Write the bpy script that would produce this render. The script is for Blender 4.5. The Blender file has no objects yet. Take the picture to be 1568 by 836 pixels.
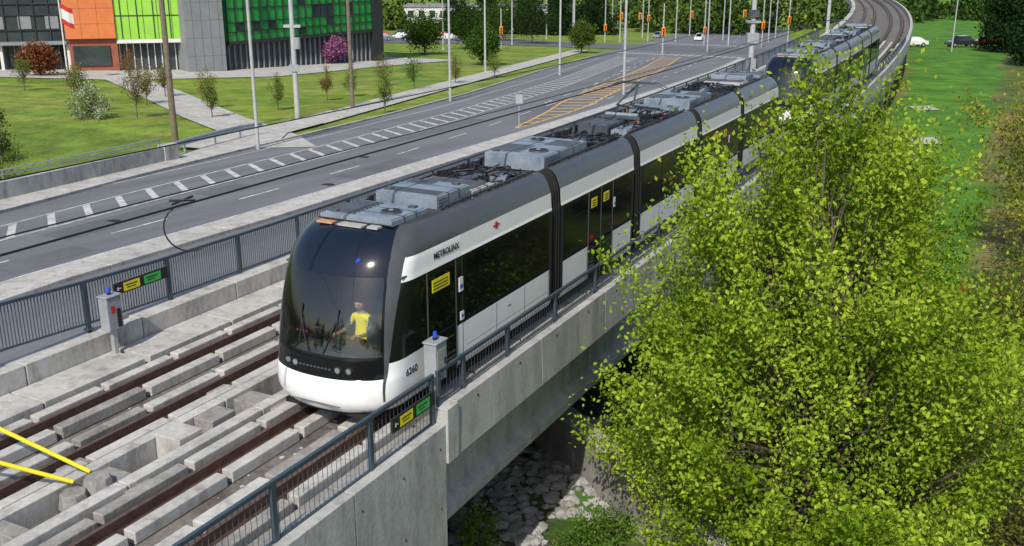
import bpy, math, random, bmesh
import numpy as np
from mathutils import Vector, Matrix
random.seed(7); rng=np.random.default_rng(7)
SC=bpy.context.scene
TH=math.radians(27.2); S=math.sin(TH); C=math.cos(TH)
def W(s,t,z=0.0): return (s*S+t*C, s*C-t*S, z)
def shift(s):
    if s<28: return 0.0
    if s<250: return -0.0005*(s-28)**2
    return -0.0005*222**2-0.222*(s-250)
def G(s,t,z=0.0): return W(s,t+shift(s),z)
def st(X,Y): return X*S+Y*C, X*C-Y*S
def zl(s): return -1.5-0.04*(min(max(s,20.),300.)-20.)
# ------------------------------------------------------------------ materials
def _n(nt,t,**k):
    n=nt.nodes.new(t)
    for a,b in k.items(): setattr(n,a,b)
    return n
def mat(name,c1,c2=None,scale=2.0,rough=0.6,metal=0.0,bump=0.0,bscale=30.0,spec=0.5,coat=0.0,stretch=None,emit=None,estr=0,fine=0.35,grime=0.0):
    m=bpy.data.materials.new(name); m.use_nodes=True; nt=m.node_tree
    b=nt.nodes['Principled BSDF']
    b.inputs['Roughness'].default_value=rough; b.inputs['Metallic'].default_value=metal
    b.inputs['Specular IOR Level'].default_value=spec
    b.inputs['Coat Weight'].default_value=coat; b.inputs['Coat Roughness'].default_value=0.05
    b.inputs['Base Color'].default_value=(*c1,1)
    if emit: b.inputs['Emission Color'].default_value=(*emit,1); b.inputs['Emission Strength'].default_value=estr
    tc=_n(nt,'ShaderNodeTexCoord'); vec=tc.outputs['Object']
    if stretch:
        m1=_n(nt,'ShaderNodeMapping'); m1.inputs['Rotation'].default_value=(0,0,TH); nt.links.new(vec,m1.inputs['Vector'])
        m2=_n(nt,'ShaderNodeMapping'); m2.inputs['Scale'].default_value=stretch; nt.links.new(m1.outputs[0],m2.inputs['Vector'])
        svec=m2.outputs[0]
    else: svec=vec
    if c2:
        n1=_n(nt,'ShaderNodeTexNoise'); n1.inputs['Scale'].default_value=scale; n1.inputs['Detail'].default_value=6; n1.inputs['Roughness'].default_value=0.62
        n2=_n(nt,'ShaderNodeTexNoise'); n2.inputs['Scale'].default_value=scale*11; n2.inputs['Detail'].default_value=4
        nt.links.new(svec,n1.inputs['Vector']); nt.links.new(vec,n2.inputs['Vector'])
        mx=_n(nt,'ShaderNodeMix',data_type='FLOAT'); mx.inputs[0].default_value=fine
        nt.links.new(n1.outputs[0],mx.inputs[2]); nt.links.new(n2.outputs[0],mx.inputs[3])
        mr=_n(nt,'ShaderNodeMapRange'); mr.inputs[1].default_value=0.36; mr.inputs[2].default_value=0.64
        nt.links.new(mx.outputs[0],mr.inputs[0])
        mc=_n(nt,'ShaderNodeMix',data_type='RGBA'); mc.inputs[6].default_value=(*c1,1); mc.inputs[7].default_value=(*c2,1)
        nt.links.new(mr.outputs[0],mc.inputs[0]); out=mc.outputs[2]
        if grime>0:
            n3=_n(nt,'ShaderNodeTexNoise'); n3.inputs['Scale'].default_value=2.7; n3.inputs['Detail'].default_value=8; n3.inputs['Roughness'].default_value=0.7
            m3=_n(nt,'ShaderNodeMapping'); m3.inputs['Scale'].default_value=(1,1,.3); nt.links.new(vec,m3.inputs['Vector']); nt.links.new(m3.outputs[0],n3.inputs['Vector'])
            r3=_n(nt,'ShaderNodeMapRange'); r3.inputs[1].default_value=0.50; r3.inputs[2].default_value=0.70; r3.inputs[3].default_value=0; r3.inputs[4].default_value=grime
            nt.links.new(n3.outputs[0],r3.inputs[0])
            m4=_n(nt,'ShaderNodeMix',data_type='RGBA'); m4.inputs[7].default_value=(.10,.09,.08,1); nt.links.new(out,m4.inputs[6]); nt.links.new(r3.outputs[0],m4.inputs[0]); out=m4.outputs[2]
        nt.links.new(out,b.inputs['Base Color'])
    if bump>0:
        nb=_n(nt,'ShaderNodeTexNoise'); nb.inputs['Scale'].default_value=bscale; nb.inputs['Detail'].default_value=5
        nt.links.new(vec,nb.inputs['Vector'])
        bp=_n(nt,'ShaderNodeBump'); bp.inputs['Strength'].default_value=bump; bp.inputs['Distance'].default_value=0.02
        nt.links.new(nb.outputs[0],bp.inputs['Height']); nt.links.new(bp.outputs[0],b.inputs['Normal'])
    return m
def glassmat(name,tint,ior=2.2):
    m=bpy.data.materials.new(name); m.use_nodes=True; nt=m.node_tree; nt.nodes.clear()
    o=_n(nt,'ShaderNodeOutputMaterial'); t=_n(nt,'ShaderNodeBsdfTransparent'); t.inputs[0].default_value=(*tint,1)
    g=_n(nt,'ShaderNodeBsdfGlossy'); g.inputs['Roughness'].default_value=0.02
    fr=_n(nt,'ShaderNodeFresnel'); fr.inputs[0].default_value=ior
    mx=_n(nt,'ShaderNodeMixShader'); nt.links.new(fr.outputs[0],mx.inputs[0]); nt.links.new(t.outputs[0],mx.inputs[1]); nt.links.new(g.outputs[0],mx.inputs[2])
    nt.links.new(mx.outputs[0],o.inputs[0]); return m
def leafmat(name,tr=0.35):
    m=bpy.data.materials.new(name); m.use_nodes=True; nt=m.node_tree; nt.nodes.clear()
    o=_n(nt,'ShaderNodeOutputMaterial'); at=_n(nt,'ShaderNodeAttribute'); at.attribute_name='Col'
    d=_n(nt,'ShaderNodeBsdfDiffuse')
    t=_n(nt,'ShaderNodeBsdfTranslucent'); mx=_n(nt,'ShaderNodeMixShader'); mx.inputs[0].default_value=tr
    nt.links.new(at.outputs['Color'],d.inputs['Color']); nt.links.new(at.outputs['Color'],t.inputs[0])
    nt.links.new(d.outputs[0],mx.inputs[1]); nt.links.new(t.outputs[0],mx.inputs[2]); nt.links.new(mx.outputs[0],o.inputs[0])
    return m
concrete=mat('concrete_light',(0.31,0.305,0.285),(0.49,0.48,0.455),0.9,0.85,bump=0.25,bscale=25,grime=.6)
concrete_w=mat('concrete_wall',(0.27,0.275,0.27),(0.44,0.44,0.425),1.1,0.85,bump=0.3,bscale=18,stretch=(1,1,.22),fine=0.25,grime=.45)
concrete_d=mat('concrete_weathered',(0.14,0.135,0.125),(0.32,0.31,0.29),1.3,0.9,bump=0.4,bscale=20)
deckmat=mat('deck_concrete',(0.06,0.052,0.045),(0.19,0.175,0.16),1.0,0.9,bump=0.4,bscale=30)
rubble=mat('rubble',(0.03,0.028,0.025),(0.2,0.19,0.18),6,0.95,bump=1.0,bscale=25)
asphalt=mat('asphalt',(0.10,0.106,0.117),(0.155,0.163,0.178),0.5,0.9,bump=0.15,bscale=60,stretch=(1.2,0.05,1),fine=0.25)
asphalt2=mat('asphalt_dark',(0.08,0.084,0.093),(0.12,0.126,0.136),0.5,0.9,bump=0.15,bscale=60)
paintw=mat('road_paint_white',(0.24,0.24,0.245),(0.66,0.66,0.65),2.2,0.7)
painty=mat('road_paint_yellow',(0.42,0.25,0.07),(0.70,0.43,0.13),3,0.7)
rust=mat('rusty_rail',(0.022,0.013,0.010),(0.06,0.033,0.024),8,0.8,bump=0.2)
railsteel=mat('rail_steel',(0.09,0.05,0.038),(0.16,0.10,0.075),6,0.45,metal=0.3)
railblue=mat('railing_paint',(0.035,0.055,0.075),(0.05,0.075,0.1),3,0.45)
galv=mat('galvanised_steel',(0.36,0.38,0.40),(0.5,0.52,0.54),4,0.45,metal=0.5)
white=mat('train_white',(0.82,0.83,0.84),(0.74,0.75,0.76),0.8,0.25,coat=0.5)
blackg=mat('train_black',(0.006,0.007,0.008),rough=0.16,spec=0.25,coat=0.1)
navy=mat('train_navy',(0.007,0.011,0.022),rough=0.12,spec=0.3,coat=0.3)
tglass=mat('train_window_glass',(0.004,0.005,0.006),rough=0.04,spec=0.32)
greyc=mat('train_grey',(0.055,0.06,0.066),(0.072,0.077,0.084),3,0.35,metal=0.1,coat=0.2)
roofd=mat('roof_deck_dark',(0.022,0.024,0.027),(0.05,0.053,0.057),3,0.7)
equip=mat('roof_equipment',(0.14,0.18,0.23),(0.27,0.32,0.375),2.5,0.5,metal=0.2,bump=0.1)
equip2=mat('roof_equipment_beige',(0.30,0.30,0.29),(0.42,0.41,0.39),3,0.6)
equipd=mat('roof_equipment_dark',(0.04,0.05,0.062),(0.085,0.1,0.12),3,0.5,metal=0.2)
rubber=mat('rubber',(0.012,0.012,0.012),rough=0.7)
cable=mat('cable_black',(0.010,0.010,0.011),rough=0.5)
yellow=mat('sign_yellow',(0.72,0.62,0.02),rough=0.5)
green=mat('sign_green',(0.05,0.40,0.08),rough=0.5)
red=mat('paint_red',(0.45,0.03,0.03),rough=0.4)
bluel=mat('blue_lamp',(0.02,0.07,0.55),rough=0.3)
redl=mat('red_display',(0.5,0.03,0.02),rough=0.3,emit=(1,0.08,0.03),estr=0.35)
lampg=mat('headlamp',(0.35,0.38,0.42),rough=0.15,metal=0.6)
cabinet=mat('cabinet_grey',(0.22,0.24,0.26),(0.3,0.32,0.34),4,0.5)
winds=glassmat('windscreen_glass',(0.74,0.84,0.84),1.95)
poleg=mat('pole_grey',(0.30,0.31,0.32),(0.42,0.43,0.44),2,0.6)
wood=mat('pole_wood',(0.10,0.08,0.06),(0.19,0.155,0.12),3,0.85)
bark=mat('bark',(0.07,0.055,0.04),(0.14,0.115,0.085),6,0.9,bump=0.5)
leaf=leafmat('leaves',.38); leafd=leafmat('leaves_dense',0.2)
stone=mat('stone',(0.15,0.15,0.15),(0.42,0.42,0.41),2.5,0.9,bump=0.4)
gglass=mat('green_facade_glass',(0.01,0.17,0.04),(0.045,0.38,0.08),0.3,0.12,coat=0.3,stretch=(1,1,.3))
limep=mat('lime_panel',(0.22,0.50,0.04),(0.29,0.58,0.06),0.5,0.5)
orangep=mat('orange_panel',(0.50,0.14,0.035),(0.60,0.18,0.05),1,0.6)
brick=mat('red_brick',(0.20,0.06,0.035),(0.30,0.10,0.06),3,0.85)
greyp=mat('grey_panel',(0.17,0.18,0.195),(0.22,0.23,0.245),0.6,0.6)
dglass=mat('dark_facade_glass',(0.02,0.03,0.035),(0.05,0.065,0.07),0.5,0.08)
dframe=mat('dark_frame',(0.02,0.022,0.024),rough=0.5)
whitep=mat('white_panel',(0.55,0.55,0.53),(0.65,0.65,0.63),1,0.6)
skin=mat('skin',(0.42,0.24,0.16),rough=0.5); vest=mat('hi_vis_vest',(0.9,0.68,0.0),rough=0.6,emit=(0.9,0.65,0.0),estr=0.10)  # vest brightened by a faint glow put into its material
cloth=mat('dark_cloth',(0.03,0.035,0.05),rough=0.8); hairm=mat('dark_hair',(0.02,0.015,0.01),rough=0.7)
interior=mat('cab_interior',(0.03,0.05,0.055),(0.05,0.075,0.08),3,0.6)
orange=mat('signal_orange',(0.75,0.25,0.02),rough=0.5); orangem=mat('roof_orange',(0.35,0.16,0.06),(0.5,0.3,0.16),6,0.7)
# ------------------------------------------------------------------ mesh builder
class MB:
    def __init__(s): s.v=[];s.f=[];s.m=[];s.mats=[]
    def mi(s,m):
        if m not in s.mats: s.mats.append(m)
        return s.mats.index(m)
    def add(s,vs,fs,m):
        o=len(s.v); s.v.extend([tuple(p) for p in vs]); k=s.mi(m)
        for f in fs: s.f.append([i+o for i in f]); s.m.append(k)
    def box(s,x0,x1,y0,y1,z0,z1,m,fn=None):
        vs=[(x,y,z) for z in(z0,z1) for y in(y0,y1) for x in(x0,x1)]
        if fn: vs=[fn(*v) for v in vs]
        s.add(vs,[(0,2,3,1),(4,5,7,6),(0,1,5,4),(2,6,7,3),(0,4,6,2),(1,3,7,5)],m)
    def stbox(s,s0,s1,t0,t1,z0,z1,m):
        s.box(t0,t1,s0,s1,z0,z1,m,fn=lambda x,y,z:G(y,x,z))
    def cyl(s,p0,p1,r0,r1=None,n=8,m=None,cap=True):
        r1=r0 if r1 is None else r1
        p0=Vector(p0);p1=Vector(p1);d=(p1-p0).normalized()
        a=d.orthogonal().normalized(); b=d.cross(a)
        vs=[];
        for p,r in((p0,r0),(p1,r1)):
            for i in range(n):
                q=2*math.pi*i/n; vs.append(p+a*(r*math.cos(q))+b*(r*math.sin(q)))
        fs=[(i,(i+1)%n,n+(i+1)%n,n+i) for i in range(n)]
        if cap: fs+= [tuple(range(n-1,-1,-1)),tuple(range(n,2*n))]
        s.add(vs,fs,m)
    def tube(s,pts,r,n=6,m=None):
        for a,b in zip(pts[:-1],pts[1:]): s.cyl(a,b,r,r,n,m)
    def sweep(s,prof,sv,fn,m,caps=True,mlist=None,closed=True):
        n=len(prof); o=[]
        for q in sv: o+= [fn(q,t,z) for t,z in prof]
        fs=[];mm=[]
        for i in range(len(sv)-1):
            for j in range(n if closed else n-1):
                k=(j+1)%n; fs.append((i*n+j,i*n+k,(i+1)*n+k,(i+1)*n+j)); mm.append(mlist[j] if mlist else m)
        base=len(s.v); s.v.extend(o)
        for f,q in zip(fs,mm): s.f.append([i+base for i in f]); s.m.append(s.mi(q))
        if caps and closed:
            s.f.append([base+i for i in range(n)][::-1]); s.m.append(s.mi(m))
            s.f.append([base+(len(sv)-1)*n+i for i in range(n)]); s.m.append(s.mi(m))
    def obj(s,name,parent=None,bevel=0,smooth=False,mw=None):
        me=bpy.data.meshes.new(name); me.from_pydata(s.v,[],s.f); 
        for m in s.mats: me.materials.append(m)
        me.polygons.foreach_set('material_index',s.m); 
        if smooth: me.polygons.foreach_set('use_smooth',[True]*len(me.polygons))
        me.update()
        bm=bmesh.new(); bm.from_mesh(me); bmesh.ops.recalc_face_normals(bm,faces=bm.faces); bm.to_mesh(me); bm.free()
        o=bpy.data.objects.new(name,me); SC.collection.objects.link(o)
        if parent: o.parent=parent
        if mw is not None: o.matrix_world=mw
        if bevel:
            b=o.modifiers.new('bevel','BEVEL'); b.width=bevel; b.segments=2; b.limit_method='ANGLE'; b.angle_limit=math.radians(50)
        return o
def empty(name,parent=None,loc=(0,0,0)):
    o=bpy.data.objects.new(name,None); SC.collection.objects.link(o); o.location=loc
    if parent: o.parent=parent
    return o
def frange(a,b,d):
    n=max(1,int(round((b-a)/d))); return [a+(b-a)*i/n for i in range(n+1)]
# ------------------------------------------------------------------ ground
def sm(x,a,b):
    q=min(max((x-a)/(b-a),0.),1.); return q*q*(3-2*q)
def hnoise(x,y):
    return math.sin(x*0.7+1.3*math.sin(y*0.45))*math.cos(y*0.6+1.7*math.sin(x*0.3))
def gz(s,t):
    tr=t-shift(s)
    zL=zl(s)-0.06
    if t<-46 or s<60:
        zL-= 1.6*sm(-t,42,52)*sm(s,8,22)*(1-sm(s,34,52))
    zR=-5.5+0.9*sm(s,27,34)+0.12*hnoise(s*1.5,t*1.5)*(1-sm(s,30,40))
    far=sm(s,150,300); zR=zR*(1-far)+(-9)*far
    w=sm(tr,-22,-18.2)
    return zL*(1-w)+zR*w
def gcol(s,t):
    X,Y,_=W(s,t); tr=t-shift(s); n=hnoise(X*0.9,Y*0.9)+.5*hnoise(X*.23,Y*.31); r=random.random()
    if s<2: return (0.07,0.085,0.03)
    if tr<-20: 
        g=(0.145+0.03*n,0.215+0.018*n,0.028)
        if r>0.75: g=(0.20,0.225,0.055)
        if t<-40 and s<48: g=(0.10+0.03*r,0.165+0.02*r,0.025)
        return g
    Xb=18.6+(Y-39.3)*0.48
    if Y>36 and X<Xb and tr>-8.6: return (0.07+0.014*n,0.18+0.02*n,0.02)
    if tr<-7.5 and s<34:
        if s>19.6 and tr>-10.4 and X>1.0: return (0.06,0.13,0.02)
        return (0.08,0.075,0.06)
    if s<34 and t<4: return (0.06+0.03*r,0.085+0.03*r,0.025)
    return (0.15+0.04*n,0.135+0.02*r,0.05+0.01*r) if n>0.1 else (0.08,0.12,0.028)
sv=[-1500,-700,-300,-120,-60]+frange(-30,18,3)+frange(19,60,1)+[62,64,66,68]+frange(70,300,5)+[330,380,500,800,1500]
tv=[-1500,-800,-400,-250,-170]+frange(-130,-60,5)+frange(-56,20,1)+frange(24,100,4)+[130,200,400,800,1500]
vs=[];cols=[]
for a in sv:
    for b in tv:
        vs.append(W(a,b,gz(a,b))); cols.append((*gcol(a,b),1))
nT=len(tv); fs=[(i*nT+j,i*nT+j+1,(i+1)*nT+j+1,(i+1)*nT+j) for i in range(len(sv)-1) for j in range(nT-1)]
me=bpy.data.meshes.new('ground'); me.from_pydata(vs,[],fs); me.update()
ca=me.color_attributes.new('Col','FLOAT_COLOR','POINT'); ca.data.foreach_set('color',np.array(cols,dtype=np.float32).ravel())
gm=bpy.data.materials.new('ground_grass_and_soil'); gm.use_nodes=True; nt=gm.node_tree; b=nt.nodes['Principled BSDF']; b.inputs['Roughness'].default_value=0.95; b.inputs['Specular IOR Level'].default_value=0.2
at=_n(nt,'ShaderNodeAttribute'); at.attribute_name='Col'; tc=_n(nt,'ShaderNodeTexCoord')
n1=_n(nt,'ShaderNodeTexNoise'); n1.inputs['Scale'].default_value=0.35; n1.inputs['Detail'].default_value=12; n1.inputs['Roughness'].default_value=0.82; nt.links.new(tc.outputs['Object'],n1.inputs['Vector'])
mr=_n(nt,'ShaderNodeMapRange'); mr.inputs[1].default_value=0.34; mr.inputs[2].default_value=0.66; mr.inputs[3].default_value=0.42; mr.inputs[4].default_value=1.55; nt.links.new(n1.outputs[0],mr.inputs[0])
vm=_n(nt,'ShaderNodeVectorMath',operation='SCALE'); nt.links.new(at.outputs['Color'],vm.inputs[0]); nt.links.new(mr.outputs[0],vm.inputs['Scale']); nt.links.new(vm.outputs[0],b.inputs['Base Color'])
nb=_n(nt,'ShaderNodeTexNoise'); nb.inputs['Scale'].default_value=7; nb.inputs['Detail'].default_value=6; nt.links.new(tc.outputs['Object'],nb.inputs['Vector'])
bp=_n(nt,'ShaderNodeBump'); bp.inputs['Strength'].default_value=0.9; bp.inputs['Distance'].default_value=0.1; nt.links.new(nb.outputs[0],bp.inputs['Height']); nt.links.new(bp.outputs[0],b.inputs['Normal'])
me.materials.append(gm); go=bpy.data.objects.new('ground',me); SC.collection.objects.link(go)
# ------------------------------------------------------------------ roads
def K(pts):
    xs=[p[0] for p in pts]; ys=[p[1] for p in pts]
    return lambda s: float(np.interp(s,xs,ys))
roadR=K([(-20,-26.4),(19,-27.2),(31,-27.9),(61,-30.5),(84,-32.7),(132,-38.2),(175,-45),(240,-58),(330,-80)])
curbL=K([(-20,-31),(19,-35),(26,-36.4),(35,-38.4),(45,-40.2),(64,-43.5),(83,-47.4),(118,-56.2),(170,-68),(240,-84),(330,-104)])
dashA=K([(-20,-28.7),(19,-29.5),(27,-30),(35,-30.6),(44,-31.5),(60,-33.7),(86,-38.2),(150,-54.5)])
hatR=K([(-20,-30.2),(23,-32.3),(30,-33.2),(46,-35),(64,-37.7),(96,-43.5),(160,-58.5)])
hatL=K([(-20,-32.0),(23,-34.1),(32,-35.6),(51,-38.0),(72,-41.4),(108,-49.0),(160,-62.0)])
swC=K([(45,-42.8),(57,-45.6),(76,-50.5),(102,-57),(153,-69.6),(175,-75)])
yelC=K([(63,-32.0),(74,-33.9),(94.5,-38.6),(130,-46),(164,-54.4)])
def strip(mb,fa,fb,s0,s1,dz,m,step=3):
    q=[x for x in frange(s0,s1,step)]+([20.] if s0<20<s1 else [])
    q=sorted(set(q)); vs=[];fs=[]
    for a in q:
        vs+= [W(a,fa(a),zl(a)+dz),W(a,fb(a),zl(a)+dz)]
    for i in range(len(q)-1): fs.append((2*i,2*i+1,2*i+3,2*i+2))
    mb.add(vs,fs,m)
mb=MB(); strip(mb,lambda s:-17.6+shift(s) if s<150 else roadR(s)+8,curbL,-80,330,0,asphalt,4)
mb.obj('road')
mb=MB(); strip(mb,lambda s:-34,lambda s:-170,182,206,0.012,asphalt2,6); mb.obj('cross_street')
mb=MB()
for s0,s1,ta,tb in((24,31,-31.9,-30.4),(40,47,-30.6,-29.0),(52,66,-36.2,-34.8),(20,23.5,-29.2,-28.0),(70,84,-36.0,-34.6),(33,36,-33,-31.8)): strip(mb,lambda s:ta-(s-s0)*.1,lambda s:tb-(s-s0)*.1,s0,s1,0.004,asphalt2,2)
for s_,t_ in((27,-31.5),(46,-33),(38,-29.4)):
    x,y,_=W(s_,t_); mb.cyl((x,y,zl(s_)-.05),(x,y,zl(s_)+.007),.33,.33,18,rubber)
mb.obj('road_patches')
mb=MB()
def line(f,w,s0,s1,m,dz=0.009,step=3): strip(mb,lambda s:f(s)-w/2,lambda s:f(s)+w/2,s0,s1,dz,m,step)
a=-12
while a<160:
    line(dashA,0.12,a,a+3,paintw,step=1.5); a+=7.5
line(hatR,0.11,-20,158,paintw); line(hatL,0.11,-20,158,paintw); line(lambda s:hatL(s)-2.2,0.10,-20,150,paintw)
line(lambda s:roadR(s)-0.35,0.10,-20,170,paintw)
a=-15
while a<156:
    p=[W(a,hatR(a)-0.12,zl(a)+0.009),W(a+0.42,hatR(a+0.42)-0.12,zl(a+.42)+0.009),W(a+1.9,hatL(a+1.9)+0.12,zl(a+1.9)+0.009),W(a+1.48,hatL(a+1.48)+0.12,zl(a+1.48)+0.009)]
    mb.add(p,[(0,1,2,3)],paintw); a+=2.0
yw=lambda s: min(1.5,(s-60)*0.07)
strip(mb,lambda s:yelC(s)-yw(s),lambda s:yelC(s)-yw(s)+0.2,63,164,0.009,painty); strip(mb,lambda s:yelC(s)+yw(s),lambda s:yelC(s)+yw(s)-0.2,63,164,0.009,painty)
a=66
while a<162:
    w=yw(a)-.22
    mb.add([W(a,yelC(a)-w,zl(a)+.009),W(a+.6,yelC(a)-w,zl(a+.6)+.009),W(a+2.2,yelC(a)+w,zl(a+2.2)+.009),W(a+1.6,yelC(a)+w,zl(a+1.6)+.009)],[(0,1,2,3)],painty); a+=2.6
a=80
while a<165:
    line(lambda s:(yelC(s)+roadR(s))/2,0.13,a,a+3,paintw,step=1.5)
    line(lambda s:(yelC(s)*0.5+hatR(s)*.5),0.13,a,a+3,paintw,step=1.5); a+=7.5
for s0 in(168,214):
    t=curbL(s0)+1
    while t<roadR(s0)-1:
        mb.add([W(s0,t,zl(s0)+.02),W(s0,t+.6,zl(s0)+.02),W(s0+3.5,t+.6,zl(s0+3.5)+.02),W(s0+3.5,t,zl(s0+3.5)+.02)],[(0,1,2,3)],paintw); t+=1.2
a=225
while a<300:
    for q in(0.25,0.5,0.75): line(lambda s:curbL(s)*q+roadR(s)*(1-q),0.2,a,a+3,paintw if q!=.5 else painty,step=3)
    a+=8
mb.obj('road_markings')
def kerb(mb,f,w,h,s0,s1,m,step=3):
    q=sorted(set(frange(s0,s1,step)+([20.] if s0<20<s1 else [])))
    vs=[]
    for x in q:
        z=zl(x); t=f(x); vs+=[W(x,t-w/2,z-.1),W(x,t+w/2,z-.1),W(x,t+w/2,z+h),W(x,t-w/2,z+h)]
    fs=[]
    for i in range(len(q)-1):
        for j in range(4): k=(j+1)%4; fs.append((4*i+j,4*i+k,4*i+4+k,4*i+4+j))
    fs+=[(0,1,2,3),tuple(4*(len(q)-1)+j for j in(3,2,1,0))]
    mb.add(vs,fs,m)
mb=MB(); a=-20
while a<166:
    kerb(mb,lambda s:roadR(s)+0.75,1.35,0.14,a,a+5.97,concrete,3); a+=6
mb.obj('concrete_median',bevel=0.02)
mb=MB(); kerb(mb,lambda s:curbL(s)-0.1,0.2,0.13,-20,170,concrete); mb.obj('kerb')
mb=MB()
strip(mb,lambda s:curbL(s)-0.2,lambda s:curbL(s)-2.3,-20,46,0.11,concrete)
strip(mb,lambda s:curbL(s)-0.2 if s<50 else swC(s)+1.5,lambda s:swC(s)-1.6,43,57,0.10,concrete)
strip(mb,lambda s:swC(s)+1.5,lambda s:swC(s)-1.5,57,172,0.06,concrete)
mb.obj('sidewalk')
def poly(mb,pts,dz,m):
    mb.add([(x,y,zl(st(x,y)[0])+dz) for x,y in pts],[tuple(range(len(pts)))],m)
mb=MB()
P=[(-13.5,59),(-15.7,64.2),(-21.6,73.6),(-32.4,93),(-40,106)]
for (x0,y0),(x1,y1) in zip(P[:-1],P[1:]):
    poly(mb,[(x0-2.1,y0-.6),(x0+1.9,y0+.6),(x1+1.9,y1+.6),(x1-2.1,y1-.6)],0.03,concrete)
mb.obj('footpath')
mb=MB()
poly(mb,[(-85,99),(-60,106),(-40,104.5),(-26,113),(-16,135),(-8,150),(-25,158),(-90,125)],0.015,concrete); mb.obj('plaza_pavement')
mb=MB(); poly(mb,[(-60,200),(-8,205),(2,260),(-70,250)],0.02,asphalt2); mb.obj('parking_lot')
# ------------------------------------------------------------------ guideway
GW=empty('elevated_guideway')
long=[-80,-60,-40,-20]+frange(-6,14.2,3)+frange(16,60,4)+frange(65,250,6)
full=sorted(set([round(x,3) for x in long]))
brid=[14.2]+[x for x in full if x>14.2]
mb=MB()
mb.sweep([(-9.0,-0.26),(-9.0,-0.75),(-17.4,-0.75),(-17.4,-0.26),(-13.5,-0.26),(-13.5,-0.50),(-11.75,-0.50),(-11.75,-0.26)],full,G,deckmat)
mb.obj('deck',GW)
mb=MB(); mb.sweep([(-11.78,-0.49),(-13.47,-0.49)],full,G,rubble,closed=False); mb.obj('trough_rubble',GW)
bm=bmesh.new(); bmesh.ops.create_icosphere(bm,subdivisions=1,radius=1); iv=np.array([v.co[:] for v in bm.verts]); ifc=[[v.index for v in f.verts] for f in bm.faces]; bm.free()
mb=MB()
for i in range(700):
    s_=random.uniform(-3,26); k=random.random()
    if k<.7: t_=random.uniform(-12.88,-12.28); zz=-.47
    else: t_=random.choice((random.uniform(-13.25,-13.18),random.uniform(-11.9,-11.96),random.uniform(-14.7,-14.3),random.uniform(-10.9,-10.4))); zz=-.25 if t_<-13.5 or t_>-11.7 else -.47
    sz=random.uniform(.012,.045)
    x,y,z=G(s_,t_,zz); v=iv*(1+rng.uniform(-.3,.3,size=(len(iv),1)))*np.array([sz*1.4,sz,sz*.6])+np.array([x,y,z])
    mb.add(v.tolist(),ifc,stone)
mb.obj('loose_gravel',GW)
mb=MB(); mp=MB(); 
for r in(-15.25,-13.75,-11.4,-9.9):
    mb.sweep([(r-.24,-.25),(r+.24,-.25),(r+.24,-.235),(r-.24,-.235)],full,G,rust)
    mb.sweep([(r-.075,-.235),(r+.075,-.235),(r+.035,-.17),(r+.035,-.04),(r+.037,0),(r-.037,0),(r-.035,-.04),(r-.035,-.17)],full,G,railsteel)
    for i in range(90):
        s_=-5+i*.7
        if s_<45:
            for sd in(-1,1): mb.stbox(s_,s_+.12,r+sd*.13-.05,r+sd*.13+.05,-.234,-.18,rust)
    for sd in(-1,1):
        a=-6+random.random()*0.6
        while a<110:
            L=1.9 if a<45 else 4.5; x0=r+sd*0.26; x1=r+sd*0.50
            zt=-0.03+random.uniform(-.015,.015); L*=random.uniform(.85,1.12)
            mp.stbox(a,a+L-0.12,min(x0,x1),max(x0,x1)+random.uniform(-.01,.01),-0.252,zt,concrete if random.random()<.8 else concrete_d); a+=L
mb.obj('rails',GW); mp.obj('track_plinths',GW,bevel=0.018)
mp=MB()
for t0,t1 in((-13.14,-12.90),(-12.26,-12.0)):
    a=-6.
    while a<100:
        L=3.2; mp.stbox(a,a+L-.04,t0,t1,-0.48,0.02,concrete); a+=L
for a in(3.0,6.4,9.9,13.4,16.9,20.4,23.9,27.4,31): mp.stbox(a,a+.5,-13.6,-11.7,-0.47,-0.06,concrete_d)
mp.stbox(11.4,11.95,-12.88,-12.3,-.4,0.10,concrete); mp.stbox(12.3,12.9,-12.85,-12.4,-.4,0.04,concrete_d); mp.stbox(8.1,8.4,-12.88,-12.28,-.4,0.0,concrete_d)
for a in frange(-6,14.1,2.5)[:-1]+frange(14.2,110,2.5)[:-1]:
    mp.stbox(a,a+2.47,-16.88,-15.92,-0.255,0.0+random.uniform(-.006,.006),concrete)
    mp.stbox(a,a+2.47,-9.30,-9.02,-0.255,-0.12,concrete_d)
mp.obj('walkway_slabs',GW,bevel=0.012)
mp=MB()
mp.sweep([(-8.65,0.0),(-8.65,-7.0),(-9.0,-7.0),(-9.0,0.0)],[-6,-1,3.4],G,concrete_w)
for x0,x1 in((3.42,8.2),(8.22,11.4),(11.42,14.2)): mp.stbox(x0,x1,-9.0,-8.65+random.uniform(0,.01),-7.0,0.0,concrete_w)
mp.stbox(14.21,14.6,-8.985,-8.60,-0.78,0.30,concrete_w)
a=14.62
while a<250:
    L=3.6 if a<70 else 8
    mp.sweep([(-8.65,0.30),(-8.62,-0.78),(-8.98,-0.78),(-8.98,0.30)],[a,a+L-.02],G,concrete_w); a+=L
for a in frange(15.4,60,1.8):
    for z in(.12,-.5): mp.cyl(G(a,-8.66,z),G(a,-8.630,z),.028,.028,8,rubber)
for a in frange(4.4,14,1.2):
    for z in(-.4,-1.6,-2.8): mp.cyl(G(a,-8.66,z),G(a,-8.635,z),.022,.022,8,rubber)
mp.obj('parapet_wall',GW,bevel=0.012)
mp=MB(); a=-6.
while a<14.8:
    mp.stbox(a,a+2.97,-17.22,-16.9,-0.3,0.40 if a<9 else 0.42,concrete); a+=3
a=15.
while a<250:
    L=3 if a<60 else 8
    mp.sweep([(-16.9,0.42),(-16.9,-0.7),(-17.5,-0.7),(-17.5,0.42)],[a,a+L-.03],G,concrete); a+=L
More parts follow.
